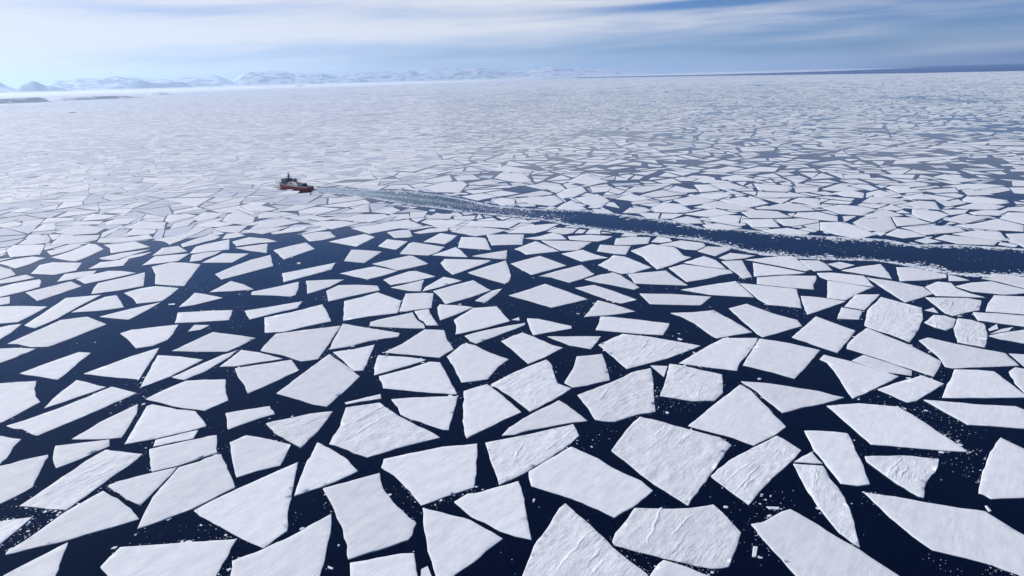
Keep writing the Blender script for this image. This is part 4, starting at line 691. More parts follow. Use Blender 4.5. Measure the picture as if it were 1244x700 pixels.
traced = []
big = parse(FLOES)
for i, (P, meta) in enumerate(big):
    ridged = meta[0] == '1'
    board = 0.34 + 0.03 * (i % 7)
    o, PL = floe_mesh(P, 'ice_floe', ridged, board)
    tag(o, meta[1], 'ice floe', 'snow covered ice floes drifting on the dark sea')
    if ridged:
        for _ in range(3): snow_ridge(o, inset(PL, 1.5), board)
    traced.append(P)
small = [ccw(P) for P, _ in parse(SMALL_FLOES)]
traced += small

# ------------------------------------------------------------------ generated pack beyond the surveyed floes
TB = np.array([[np.mean([p[0] for p in P]), np.mean([p[1] for p in P]),
                max(math.hypot(p[0] - np.mean([q[0] for q in P]), p[1] - np.mean([q[1] for q in P])) for p in P)] for P in traced])
CHANNEL = CHANNEL_FAR + CHANNEL_NEAR[::-1]

_sx, _sy = SHIP_STERN; _bx, _by = SHIP_BOW
_u = ((_bx - _sx), (_by - _sy)); _l = math.hypot(*_u); _u = (_u[0] / _l, _u[1] / _l)
SHIP_PLAN = [(_sx + _u[0] * a - _u[1] * b, _sy + _u[1] * a + _u[0] * b) for a, b in ((-1, -9), (60, -10), (84, -6), (98, 0), (84, 6), (60, 10), (-1, 9))]

def blocked(P):
    cx = sum(p[0] for p in P) / len(P); cy = sum(p[1] for p in P) / len(P)
    r = max(math.hypot(p[0] - cx, p[1] - cy) for p in P)
    if cy > 2600: return False
    if inside(SURVEYED, cx, cy) or any(inside(CHANNEL, *p) for p in P) or inside(CHANNEL, cx, cy): return True
    if cross_any(P, CHANNEL): return True
    if cy < 760 and any(inside(SURVEYED, *p) for p in P): return True
    if math.hypot(cx - _sx, cy - _sy) < 200 and overlap(P, SHIP_PLAN): return True
    return False

def hull_of(P):
    P = sorted(set(P)); lo = []; hi = []
    for seq, h in ((P, lo), (P[::-1], hi)):
        for p in seq:
            while len(h) > 1 and (h[-1][0] - h[-2][0]) * (p[1] - h[-2][1]) - (h[-1][1] - h[-2][1]) * (p[0] - h[-2][0]) <= 0: h.pop()
            h.append(p)
    return lo[:-1] + hi[:-1]
HULLS = [hull_of(P) for P in traced]

def half(P, a, b, keep_left):
    out = []; n = len(P); s = 1 if keep_left else -1
    side = [s * ((b[0] - a[0]) * (p[1] - a[1]) - (b[1] - a[1]) * (p[0] - a[0])) for p in P]
    for i in range(n):
        j = (i + 1) % n
        if side[i] >= 0: out.append(P[i])
        if (side[i] >= 0) != (side[j] >= 0):
            t = side[i] / (side[i] - side[j])
            out.append((P[i][0] + t * (P[j][0] - P[i][0]), P[i][1] + t * (P[j][1] - P[i][1])))
    return out

def fit_between(P):
    """What is left of a generated floe between the surveyed ones."""
    cx = sum(p[0] for p in P) / len(P); cy = sum(p[1] for p in P) / len(P)
    r = max(math.hypot(p[0] - cx, p[1] - cy) for p in P)
    near = np.nonzero(np.hypot(TB[:, 0] - cx, TB[:, 1] - cy) < TB[:, 2] + r)[0]
    bits = [P]
    for k in near:
        K = HULLS[k]; nxt = []
        for q in bits:
            if not overlap(q, K): nxt.append(q); continue
            E = [(K[i - 1], K[i]) for i in range(len(K))]
            def out_area(e):
                h = half(q, e[0], e[1], False)
                return abs(area2(h)) if len(h) > 2 else 0
            E.sort(key=out_area, reverse=True)
            rem = q
            for a, b in E:
                h = half(rem, a, b, False)
                if len(h) > 2 and abs(area2(h)) > 60: nxt.append(h)
                rem = half(rem, a, b, True)
                if len(rem) < 3: break
        bits = nxt
    return bits

def split(P):
    """Cut a convex polygon across its long side."""
    cx = sum(p[0] for p in P) / len(P); cy = sum(p[1] for p in P) / len(P)
    sxx = sum((p[0] - cx) ** 2 for p in P); syy = sum((p[1] - cy) ** 2 for p in P); sxy = sum((p[0] - cx) * (p[1] - cy) for p in P)
    a = 0.5 * math.atan2(2 * sxy, sxx - syy) + random.gauss(0, 0.38)
    L = math.sqrt((sxx + syy) / len(P))
    ox = cx + random.gauss(0, .12) * L; oy = cy + random.gauss(0, .12) * L
    nx, ny = math.cos(a), math.sin(a)
    A, B = [], []
    n = len(P)
    for i in range(n):
        p, q = P[i], P[(i + 1) % n]
        dp = (p[0] - ox) * nx + (p[1] - oy) * ny; dq = (q[0] - ox) * nx + (q[1] - oy) * ny
        (A if dp >= 0 else B).append(p)
        if (dp >= 0) != (dq >= 0):
            t = dp / (dp - dq); c = (p[0] + t * (q[0] - p[0]), p[1] + t * (q[1] - p[1]))
            A.append(c); B.append(c)
    return A, B

def wanted(d, az):
    tight = 1 / (1 + math.exp((math.degrees(az) + 9) / 4)) * min(1, max(0, (d - 1150) / 500))
    return (54.0 - 22.0 * tight) * max(1.0, d / 5500.0)

W0 = [(-330, 150), (330, 150)] + ICE_EDGE
stack = [ccw(W0)]; leaves = []
while stack:
    P = stack.pop()
    if len(P) < 3: continue
    A = abs(area2(P))
    cx = sum(p[0] for p in P) / len(P); cy = sum(p[1] for p in P) / len(P)
    d = math.hypot(cx, cy)
    s = wanted(d, math.atan2(cx, cy))
    if A > s * s * math.exp(random.gauss(0.12, 0.42)):
        stack.extend(split(P)); continue
    P = [(x + 26 * noise.noise((x / 160, y / 160, 11.0)), y + 26 * noise.noise((x / 160, y / 160, 23.0))) for x, y in P]
    leaves.append((P, d))
pack = []; grey = []
for P, d in leaves:
    if d < 2600:
        todo = [P]; ok = []
        while todo:
            q = todo.pop()
            if blocked(q):
                if abs(area2(q)) > 150: todo.extend(x for x in split(q) if len(x) > 2)
            else: ok += [b for b in fit_between(q) if not blocked(b)]
        ok = [q for q in ok if abs(area2(q)) > 320 or (abs(area2(q)) > 90 and random.random() < 0.45)]
    else: ok = [P]
    for q in ok:
        A = abs(area2(q))
        if A < 25: continue
        cx = sum(p[0] for p in q) / len(q); cy = sum(p[1] for p in q) / len(q)
        az = math.atan2(cx, cy)
        s = math.sqrt(A)
        # looser ice towards the open sea, tight pack under the mountains; leads where the noise is low
        sea_side = 1 / (1 + math.exp(-(math.degrees(az) + 4) / 6))
        if random.random() < 0.085 * sea_side and d < 12000: continue
        loose = 0.040 + 0.085 * sea_side
        ld = noise.noise((cx / 420, cy / 420, 3.3)) + 0.5 * noise.noise((cx / 130, cy / 130, 8.1))
        if ld < -0.45 and random.random() < 0.5 and d < 12000 and az > -0.25: continue
        g = s * loose * random.uniform(0.25, 1.5) * (1.0 + max(0, -ld) * 1.2)
        if az < -0.10 and d > 1150: g *= max(0.4, 1 - (d - 1150) / 900)
        if d > 3500: g *= max(0.35, 1 - (d - 3500) / 12000)
        q = ccw(q); q0 = q
        q = inset(q, max(0.2, g))
        if any((q[i][0] - q[i - 1][0]) * (q0[i][0] - q0[i - 1][0]) + (q[i][1] - q[i - 1][1]) * (q0[i][1] - q0[i - 1][1]) <= 0 for i in range(len(q))):
            f_ = max(0.3, 1 - 2.2 * g / s)
            q = [(cx + (x - cx) * f_, cy + (y - cy) * f_) for x, y in q0]
        if area2(q) < 14: continue
        m_ = len(q)
        if any(cross_any([q[i - 1], q[i]], [q[j - 1], q[j]]) for i in range(m_) for j in range(i + 2, m_) if not (i == 0 and j == m_ - 1)): continue
        ra = random.gauss(0, 0.035) * (1 if d < 6000 else 0.3)
        jx, jy = random.gauss(0, g * .45), random.gauss(0, g * .45)
        ca, sa = math.cos(ra), math.sin(ra)
        q = [(cx + (x - cx) * ca - (y - cy) * sa + jx, cy + (x - cx) * sa + (y - cy) * ca + jy) for x, y in q]
        if d < 1900: q = soften(q, 1.2)
        pack.append(q)
        th = noise.noise((cx / 1500, cy / 900, 6.1)) + 0.4 * noise.noise((cx / 300, cy / 240, 2.2))
        side = 1 / (1 + math.exp((math.degrees(az) + 8) / 6))
        grey.append(2 if d > 900 and random.random() < side * (0.5 + 0.5 * max(0, th)) + 0.04 else 0)
pack += [inset(P, 0.25) for P in small]; grey += [0] * len(small)

def prisms(name, polys, tops, mats, bottom=-0.5, side=1, top_mat=None):
    V = []; loops = []; sizes = []; mi = []; o = 0
    for ip, (P, z) in enumerate(zip(polys, tops)):
        n = len(P)
        for x, y in P: V.append((x, y, z))
        for x, y in P: V.append((x, y, bottom))
        loops += range(o, o + n); sizes.append(n); mi.append(top_mat[ip] if top_mat else 0)
        for i in range(n):
            j = (i + 1) % n
            loops += (o + n + i, o + n + j, o + j, o + i); sizes.append(4); mi.append(side)
        o += 2 * n
    return big_mesh(name, V, loops, sizes, mats, mi)

pk = prisms('pack_ice', pack, [0.22 + 0.2 * random.random() for _ in pack], [M_PACK, M_EDGE, M_THIN], top_mat=grey)
tag(pk, 'countless white floes packed together all the way out to the horizon', 'pack ice', kind='stuff')
fi = prisms('distant_ice_strip', [ccw(FAR_ICE)], [0.6], [M_PACK, M_EDGE])
tag(fi, 'thin pale strip of ice beyond the open blue water on the horizon', 'pack ice', kind='stuff')

# ------------------------------------------------------------------ brash: crumbs of ice in the leads and along the ship's channel
def blob(x, y, r, n=6):
    a0 = random.uniform(0, 6.28); st = random.uniform(0.5, 1.0); th = random.uniform(0, 3.14)
    P = []
    for k in range(n):
        a = a0 + 6.283 * k / n + random.uniform(-.3, .3)
        rr = r * random.uniform(.65, 1.1)
        u, v = rr * math.cos(a), rr * math.sin(a) * st
        P.append((x + u * math.cos(th) - v * math.sin(th), y + u * math.sin(th) + v * math.cos(th)))
    return ccw(P)

grid = {}
for k, P in enumerate(traced):
    xs = [p[0] for p in P]; ys = [p[1] for p in P]
    for gx in range(int(min(xs) // 30), int(max(xs) // 30) + 1):
        for gy in range(int(min(ys) // 30), int(max(ys) // 30) + 1):
            grid.setdefault((gx, gy), []).append(k)
def on_floe(x, y):
    return any(inside(traced[k], x, y) for k in grid.get((int(x // 30), int(y // 30)), ()))

crumbs = []; tops = []
for _ in range(190000):
    y = 225 + 620 * random.random() ** 1.5
    x = random.uniform(-1, 1) * (100 + 0.80 * y)
    dens = noise.noise((x / 45, y / 45, 1.7)) + 0.6 * noise.noise((x / 14, y / 14, 2.9))
    if random.random() > max(0.008, (dens - 0.12) * 1.1): continue
    if on_floe(x, y): continue
    # wind and swell gather the crumbs against the floe edges
    by_edge = any(on_floe(x + dx, y + dy) for dx, dy in ((2.2, 0), (-2.2, 0), (0, 2.2), (0, -2.2)))
    if not by_edge and random.random() < 0.72: continue
    r = 0.10 * math.exp(random.expovariate(1.0) * (0.78 if by_edge else 0.5)) * (1 + y / 900)
    if r > 2.2: continue
    crumbs.append(blob(x, y, r, 5)); tops.append(random.uniform(0.04, 0.2))

def along(line, k):
    """k random points along a polyline, with its normal."""
    seg = [(line[i], line[i + 1]) for i in range(len(line) - 1)]
    ln = [math.hypot(b[0] - a[0], b[1] - a[1]) for a, b in seg]
    tot = sum(ln)
    for _ in range(k):
        t = random.random() * tot
        for (a, b), l in zip(seg, ln):
            if t <= l: break
            t -= l
        u = ((b[0] - a[0]) / l, (b[1] - a[1]) / l)
        yield a[0] + u[0] * t, a[1] + u[1] * t, (-u[1], u[0])

for line, side, k in ((CHANNEL_FAR, -1, 9000), (CHANNEL_NEAR, 1, 8000)):
    for x, y, n in along(line, k):
        clump = noise.noise((x / 28, y / 28, 5.5)) + 0.5 * noise.noise((x / 9, y / 9, 1.1))
        off = random.expovariate(1 / (3.2 + 5.5 * max(0, clump + 0.15))) - 1.5
        if off > 32: continue
        px, py = x + side * n[0] * off, y + side * n[1] * off
        if on_floe(px, py): continue
        r = 0.55 * math.exp(random.expovariate(1.0) * (0.6 + 0.35 * max(0, clump)))
        if r > 5.0: continue
        crumbs.append(blob(px, py, r, random.choice((4, 5, 6)))); tops.append(random.uniform(0.08, 0.45))
# churned crumbs floating in the fresh wake close behind the ship
mid = [((a[0] + b[0]) / 2, (a[1] + b[1]) / 2) for a, b in zip(WAKE[0], WAKE[1])]
for x, y, n in along(mid, 9000):
    f = (x - mid[0][0]) / (mid[-1][0] - mid[0][0])
    if random.random() < f * 0.97: continue
    w = 6 + 9 * f
    off = random.uniform(-w, w)
    px, py = x + n[0] * off, y + n[1] * off
    if on_floe(px, py): continue
    crumbs.append(blob(px, py, random.uniform(0.3, 1.1), 5)); tops.append(random.uniform(0.05, 0.25))
br = prisms('brash_ice', crumbs, tops, [M_BRASH], bottom=-0.3, side=0)
tag(br, 'fine white crumbs of broken ice floating in the dark leads', 'brash ice', kind='stuff')

# larger single chunks one can count
for P, meta in parse(CHUNKS):
    cx = sum(p[0] for p in P) / len(P); cy = sum(p[1] for p in P) / len(P)
    Q = soften(ccw([(x - cx, y - cy) for x, y in P]), 0.3)
    n = len(Q); c2 = inset(Q, 0.18)
    verts = [(x, y, -0.4) for x, y in Q] + [(x, y, 0.32) for x, y in Q] + [(x, y, 0.5 + 0.1 * noise.noise((x, y, cx))) for x, y in c2]
    fs = [[i, (i + 1) % n, n + (i + 1) % n, n + i] for i in range(n)] + [[n + i, n + (i + 1) % n, 2 * n + (i + 1) % n, 2 * n + i] for i in range(n)] + [list(range(2 * n, 3 * n))]
    o = mesh_object('ice_chunk', verts, fs, [M_SNOW, M_EDGE], [1] * n + [0] * (n + 1))
    o.location = (cx, cy, 0)
    tag(o, meta[0], 'ice chunk', 'small loose chunks of ice in the leads')

# ------------------------------------------------------------------ sea, wake
def disc(name, r, z, mat):
    n = 128
    V = [(0, 0, z)]; F = []
    rad = [200, 800, 3000, 10000, 30000, r]
    for q in rad:
        V += [(q * math.cos(6.28318 * k / n), q * math.sin(6.28318 * k / n), z) for k in range(n)]
    for k in range(n): F.append([0, 1 + k, 1 + (k + 1) % n])
    for j in range(len(rad) - 1):
        for k in range(n):
            a, b = 1 + j * n + k, 1 + j * n + (k + 1) % n
            F.append([a, a + n, b + n, b])
    return mesh_object(name, V, F, mat)
tag(disc('sea', 90000, 0.0, M_WATER), kind='structure')

# open, wind-ruffled water beyond the edge of the ice
V = [(x, y, 0.05) for x, y in ICE_EDGE[:6]]
V += [(x * 88000 / math.hypot(x, y), y * 88000 / math.hypot(x, y), 0.05) for x, y in ICE_EDGE[:6]]
os_ = mesh_object('open_sea', V, [[i, i + 6, i + 7, i + 1] if False else [i + 1, i + 7, i + 6, i] for i in range(5)], M_OPEN)
for p_ in os_.data.polygons:
    if p_.normal.z < 0: p_.flip()
tag(os_, kind='structure')

def foam():
    m, nt, p, N, L = new_mat('churned_wake')
    g = N.new('ShaderNodeNewGeometry')
    n = N.new('ShaderNodeTexNoise'); n.inputs['Scale'].default_value = 0.16; n.inputs['Detail'].default_value = 6; n.inputs['Roughness'].default_value = 0.65
    L.new(g.outputs['Position'], n.inputs['Vector'])
    cr = N.new('ShaderNodeValToRGB')
    cr.color_ramp.elements[0].position = 0.36; cr.color_ramp.elements[0].color = (0.10, 0.21, 0.27, 1)
    cr.color_ramp.elements[1].position = 0.7; cr.color_ramp.elements[1].color = (0.50, 0.65, 0.70, 1)
    L.new(n.outputs['Fac'], cr.inputs['Fac']); L.new(cr.outputs['Color'], p.inputs['Base Color'])
    p.inputs['Roughness'].default_value = 0.4
    # the churned water thins out with distance from the stern
    uv = N.new('ShaderNodeAttribute'); uv.attribute_name = 'thin'
    ad = N.new('ShaderNodeMath'); ad.operation = 'SUBTRACT'
    n2 = N.new('ShaderNodeTexNoise'); n2.inputs['Scale'].default_value = 0.07; n2.inputs['Detail'].default_value = 5
    L.new(g.outputs['Position'], n2.inputs['Vector'])
    L.new(n2.outputs['Fac'], ad.inputs[0]); L.new(uv.outputs['Fac'], ad.inputs[1])
    mr = N.new('ShaderNodeMapRange'); mr.inputs['From Min'].default_value = -0.25; mr.inputs['From Max'].default_value = 0.3
    L.new(ad.outputs[0], mr.inputs['Value'])
    tr = N.new('ShaderNodeBsdfTransparent'); mx = N.new('ShaderNodeMixShader')
    L.new(mr.outputs['Result'], mx.inputs['Fac']); L.new(tr.outputs[0], mx.inputs[1]); L.new(p.outputs[0], mx.inputs[2])
    L.new(mx.outputs[0], N['Material Output'].inputs['Surface'])
    return m
V = []; F = []; thin = []
nW = len(WAKE[0])
for i, (a, b) in enumerate(zip(WAKE[0], WAKE[1])):
    for k in range(7):
        t = k / 6
        V.append((a[0] + (b[0] - a[0]) * t, a[1] + (b[1] - a[1]) * t, 0.06))
        thin.append(max(0, i / (nW - 1) * 1.1 - 0.12) + (0.12 if k in (0, 6) else 0))
for i in range(nW - 1):
    for k in range(6):
        F.append([i * 7 + k, i * 7 + k + 1, i * 7 + k + 8, i * 7 + k + 7])
wk = mesh_object('wake', V, F, foam())
at = wk.data.attributes.new('thin', 'FLOAT', 'POINT'); at.data.foreach_set('value', thin)
for p in wk.data.polygons:
    if p.normal.z < 0: p.flip()
tag(wk, kind='structure')

# ------------------------------------------------------------------ mountains and islets
def rock_mat(name, snow_amt, rock):
    m, nt, p, N, L = new_mat(name)
    g = N.new('ShaderNodeNewGeometry')
    n = N.new('ShaderNodeTexNoise'); n.inputs['Scale'].default_value = 0.0014; n.inputs['Detail'].default_value = 7; n.inputs['Roughness'].default_value = 0.62
    L.new(g.outputs['Position'], n.inputs['Vector'])
    cr = N.new('ShaderNodeValToRGB'); cr.color_ramp.elements[0].position = snow_amt - 0.04; cr.color_ramp.elements[1].position = snow_amt + 0.04
    cr.color_ramp.elements[0].color = (0.80, 0.82, 0.86, 1); cr.color_ramp.elements[1].color = (*rock, 1)
    L.new(n.outputs['Fac'], cr.inputs['Fac']); L.new(cr.outputs['Color'], p.inputs['Base Color'])
    p.inputs['Roughness'].default_value = 0.85
    return m
M_FAR = rock_mat('snowy_mountain', 0.54, (0.26, 0.29, 0.35))
M_COAST = rock_mat('half_snowed_coast', 0.47, (0.18, 0.22, 0.30))
M_NEARHILL = rock_mat('bare_hill', 0.38, (0.16, 0.20, 0.28))

def ridge(name, prof, depth, mat, rough=0.25):
    """prof: list of (x, y, crest height). A mountain body with two flanks, spurs and gullies."""
    n = len(prof); rows = 15
    prof = [(x, y, h * min(1, (min(i, n - 1 - i) + 0.15) / (4 if n < 45 else 11))) for i, (x, y, h) in enumerate(prof)]
    V = []; F = []
    for i, (x, y, h) in enumerate(prof):
        d = math.hypot(x, y); ux, uy = x / d, y / d
        for k in range(rows):
            v = k / (rows - 1) * 2 - 1
            px, py = x + ux * depth * v, y + uy * depth * v
            q = max(0.0, 1 - abs(v) ** 1.15)
            r = noise.noise((px / (depth * .5), py / (depth * .5), 3)) + .5 * noise.noise((px / (depth * .2), py / (depth * .2), 6))
            z = h * q * (1 + (rough * r if k != (rows - 1) // 2 else 0) * (1 - q) * 2) - 8 * (1 - q)
            V.append((px, py, z if q > 0 else -0.8))
    for i in range(n - 1):
        for k in range(rows - 1):
            a = i * rows + k
            F.append([a, a + 1, a + rows + 1, a + rows])
    o = mesh_object(name, V, F, mat, smooth=False)
    return tag(o, kind='structure')

for prof, depth, kind in RANGES:
    ridge('hills', prof, depth, M_NEARHILL if kind else M_FAR)
for prof, depth in ISLANDS:
    ridge('coast', prof, depth, M_COAST, 0.1)

# a low dark rock far out on the ice
rx, ry = (-3426.3, 5572.4)
V = []; F = []; n = 22
for r_, z_ in ((1.0, -0.5), (0.93, 1.2), (0.7, 3.2), (0.35, 5.2)):
    for k in range(n):
        a = 6.28318 * k / n
        q = r_ * (1 + 0.25 * noise.noise((math.cos(a) * 1.5, math.sin(a) * 1.5, z_ * .2)))
        V.append((32 * q * math.cos(a), 17 * q * math.sin(a), z_ + (0.9 * noise.noise((k * .9, z_, 4)) if z_ > 0 else 0)))
for j in range(3):
    for k in range(n): F.append([j * n + k, j * n + (k + 1) % n, (j + 1) * n + (k + 1) % n, (j + 1) * n + k])
F.append(list(range(3 * n, 4 * n)))
rk_ = mesh_object('rock_islet', V, F, plain('dark_wet_rock', (0.06, 0.07, 0.09), 0.7, var=0.4, scale=0.2)); rk_.location = (rx, ry, 0)
tag(rk_, 'small dark low islet alone on the far ice below the pointed hill', 'islet')

# ------------------------------------------------------------------ the icebreaker
M_RED = plain('red_hull_paint', (0.30, 0.014, 0.012), 0.45, scale=0.5)
M_WHITE = plain('white_ship_paint', (0.74, 0.74, 0.72), 0.5, scale=0.6)
M_GREY = plain('grey_ship_paint', (0.10, 0.115, 0.135), 0.55, scale=0.6)
M_DECK = plain('green_grey_deck', (0.10, 0.12, 0.11), 0.7)
M_DARK = plain('black_ship_paint', (0.02, 0.021, 0.025), 0.5)
M_GLASS = plain('bridge_glass', (0.015, 0.02, 0.03), 0.1)
M_ORANGE = plain('orange_boat_paint', (0.62, 0.14, 0.03), 0.5)
M_BUFF = plain('buff_funnel_paint', (0.55, 0.36, 0.12), 0.5)

sx, sy = SHIP_STERN; bx, by = SHIP_BOW
shipL = math.hypot(bx - sx, by - sy)
ship = bpy.data.objects.new('icebreaker_ship', None); col.objects.link(ship)
ship.location = ((sx + bx) / 2, (sy + by) / 2, 0)
ship.rotation_euler = (0, 0, math.atan2(by - sy, bx - sx))
tag(ship, 'red hulled icebreaker with a tall dark mast heading away from its open wake', 'ship')

class MB:
    def __init__(s): s.v = []; s.f = []
    def box(s, x0, x1, y0, y1, z0, z1, rake=0.0, taper=0.0):
        o = len(s.v)
        for z, t in ((z0, 0), (z1, 1)):
            k = taper * t
            s.v += [(x0 + k, y0 + k, z), (x1 - rake * t - k, y0 + k, z), (x1 - rake * t - k, y1 - k, z), (x0 + k, y1 - k, z)]
        s.f += [[o + 3, o + 2, o + 1, o], [o + 4, o + 5, o + 6, o + 7]] + [[o + i, o + (i + 1) % 4, o + 4 + (i + 1) % 4, o + 4 + i] for i in range(4)]
        return s
    def tube(s, a, b, r0, r1=None, n=10):
        r1 = r0 if r1 is None else r1
        a, b = Vector(a), Vector(b); d = (b - a).normalized()
        u = d.orthogonal().normalized(); w = d.cross(u)
        o = len(s.v)
        for c, r in ((a, r0), (b, r1)):
            s.v += [tuple(c + u * r * math.cos(6.28318 * k / n) + w * r * math.sin(6.28318 * k / n)) for k in range(n)]
        s.f += [[o + k, o + (k + 1) % n, o + n + (k + 1) % n, o + n + k] for k in range(n)] + [list(range(o + n - 1, o - 1, -1)), list(range(o + n, o + 2 * n))]
        return s
    def build(s, name, mat, parent):
        return mesh_object(name, s.v, s.f, mat, parent=parent)

# hull: lofted stations (x, half beam at deck, half beam at waterline, half beam below, deck height)
k = shipL / 95.0
ST = [(-47.0, 6.8, 6.0, 4.5, 6.2), (-45.5, 8.2, 7.6, 6.0, 6.2), (-38, 9.0, 8.8, 8.0, 6.2), (-22, 9.4, 9.2, 8.6, 6.2), (-6, 9.5, 9.3, 8.8, 6.2),
      (10, 9.4, 9.1, 8.4, 6.3), (20, 9.1, 8.0, 6.6, 6.8), (29, 8.0, 5.9, 4.0, 7.5), (37, 6.2, 3.5, 1.8, 8.2), (43, 3.9, 1.3, 0.5, 8.7), (47.2, 1.4, 0.25, 0.1, 9.2), (49.6, 0.25, 0.1, 0.05, 9.5)]
V = []; F = []
for i, (x, bd, bw, bb, zd) in enumerate(ST):
    rk = 0.0 if x < 30 else (x - 30) * 0.16
    pr = [(x, bd, zd), (x - rk * .3, (bd * .6 + bw * .4), zd * .55), (x - rk, bw, 0.4), (x - rk * 1.4, bb, -2.0)]
    pts = [(px, -py, pz) for px, py, pz in pr][::-1]
    pts = [(px, -py, pz) for px, py, pz in pr] [::1]
    V += [(px * k, -py * k, pz) for px, py, pz in pr] + [(px * k, py * k, pz) for px, py, pz in pr[::-1]]
for i in range(len(ST) - 1):
    for j in range(7):
        a = i * 8 + j
        F.append([a, a + 8, a + 9, a + 1])
F.append([0, 1, 2, 3, 4, 5, 6, 7]); e = (len(ST) - 1) * 8; F.append([e + 7 - j for j in range(8)])
hull = mesh_object('hull', V, F, M_RED, parent=ship)
bm = bmesh.new(); bm.from_mesh(hull.data); bmesh.ops.recalc_face_normals(bm, faces=bm.faces); bm.to_mesh(hull.data); bm.free()
# decks sit a little inside the bulwark
V = []; F = []
for (x, bd, bw, bb, zd) in ST[:-1]:
    V += [(x * k + (0.4 if x < -46 else 0), -(bd - .45) * k, zd - 0.9), (x * k + (0.4 if x < -46 else 0), (bd - .45) * k, zd - 0.9)]
for i in range(len(ST) - 2): F.append([2 * i, 2 * i + 2, 2 * i + 3, 2 * i + 1])
dk = mesh_object('deck', V, F, M_DECK, parent=ship)
# bulwark rim
rail = MB()
for i in range(len(ST) - 1):
    for s in (-1, 1):
        a, b = ST[i], ST[i + 1]
        rail.tube((a[0] * k, s * a[1] * k, a[4] + .05), (b[0] * k, s * b[1] * k, b[4] + .05), 0.22, n=6)
rail.build('bulwark_rail', M_WHITE, hull)
# white boot line on the bow
MB().tube((36 * k, 0, 7.0), (36 * k, 0, 8.6), 0.9, n=12).tube((39 * k, 1.6, 7.2), (39 * k, 1.6, 8.8), 0.5).tube((39 * k, -1.6, 7.2), (39 * k, -1.6, 8.8), 0.5).build('anchor_windlass', M_DARK, ship)
fm = MB().tube((42 * k, 0, 7.4), (42 * k, 0, 15.5), 0.22, 0.12).build('bow_mast', M_GREY, ship)
# forward superstructure in three tiers
fw = MB().box(15.05, 33.5, -7.6, 7.6, 5.9, 11.4, 0.6).box(15.5, 31.5, -7.2, 7.2, 11.4, 14.6, 0.6).build('forward_superstructure', M_GREY, ship)
brg = MB().box(17, 30.2, -8.8, 8.8, 14.6, 18.0, 0.8).box(18, 28, -5, 5, 18.0, 18.5).build('bridge', M_GREY, ship)
for s in (-1, 1):
    w = MB()
    for q in range(6): w.box(18.2 + q * 1.85, 19.6 + q * 1.85, s * 8.78 - 0.06, s * 8.78 + 0.06, 16.1, 17.3)
    w.build('side_windows', M_GLASS, brg)
w = MB()
for q in range(10): w.box(29.6, 29.95, -8.2 + q * 1.66, -6.9 + q * 1.66, 16.1, 17.3)
w.build('front_windows', M_GLASS, brg)
for s in (-1, 1):
    w = MB()
    for zr in (8.2, 12.4):
        for q in range(7): w.tube((17.5 + q * 2, s * (7.6 if zr < 10 else 7.2) - .05 * 1, zr + .6), (17.5 + q * 2, s * (7.6 if zr < 10 else 7.2) + .05, zr + .6), 0.35, n=8)
    w.build('portholes', M_GLASS, fw)
# main mast with platforms, crow's nest and radar
mast = MB().tube((17.5, 0, 14.6), (17.0, 0, 24.5), 1.8, 0.85, 12).tube((17.0, 0, 24.5), (17.0, 0, 30.5), 0.5, 0.2).box(15.4, 18.8, -3.4, 3.4, 21.2, 21.5).tube((17, -5, 23.2), (17, 5, 23.2), 0.16).tube((17.2, 2.0, 14.6), (17, .4, 22), .3).tube((17.2, -2.0, 14.6), (17, -.4, 22), .3).build('mast', M_DARK, ship)
MB().tube((17, 0, 24.9), (17, 0, 27.6), 1.3, 1.7, 12).box(15.8, 18.2, -1.4, 1.4, 27.6, 28.1).build('crow_nest', M_DARK, mast)
MB().box(18.2, 18.7, -2.6, 2.6, 22.2, 22.7).tube((18.4, 0, 21.5), (18.4, 0, 22.2), .3).build('radar', M_WHITE, mast)
# white deckhouse amidships, funnel, boats
dh = MB().box(-17, 15, -7.4, 7.4, 5.4, 10.0).box(-12, 14, -6.0, 6.0, 10.0, 12.6).build('deckhouse', M_WHITE, ship)
for s in (-1, 1):
    w = MB()
    for q in range(12): w.tube((-15 + q * 2.4, s * 7.4 - .05, 8.6), (-15 + q * 2.4, s * 7.4 + .05, 8.6), 0.36, n=8)
    w.build('portholes', M_GLASS, dh)
fn = MB().box(-4.5, 2.6, -2.9, 2.9, 12.6, 18.0, 1.0, 0.35).build('funnel', M_GREY, ship)
MB().box(-4.3, 1.8, -2.35, 2.35, 17.6, 19.0, 0.6, 0.25).tube((-2.6, 0.9, 19), (-2.9, .9, 20.4), .42).tube((-0.6, -.9, 19), (-0.9, -.9, 20.4), .42).build('funnel_cap', M_DARK, fn)
for s in (-1, 1):
    for x0 in (4.0,):
        b = MB(); o = 0
        nst = 7
        for i in range(nst):
            t = i / (nst - 1) * 2 - 1; wv = (1 - t * t) ** .5 * 1.25 + .05
            for a in range(8):
                an = 6.28318 * a / 8
                b.v.append((x0 + t * 3.6, s * 7.2 + wv * math.cos(an), 11.6 + min(wv, 1.2) * math.sin(an)))
        for i in range(nst - 1):
            for a in range(8): b.f.append([i * 8 + a, i * 8 + (a + 1) % 8, i * 8 + 8 + (a + 1) % 8, i * 8 + 8 + a])
        lb = b.build('lifeboat', M_ORANGE, ship)
        MB().tube((x0 - 2.4, s * 6.2, 10), (x0 - 2.4, s * 7.4, 13.6), .18).tube((x0 + 2.4, s * 6.2, 10), (x0 + 2.4, s * 7.4, 13.6), .18).build('davit', M_WHITE, lb)
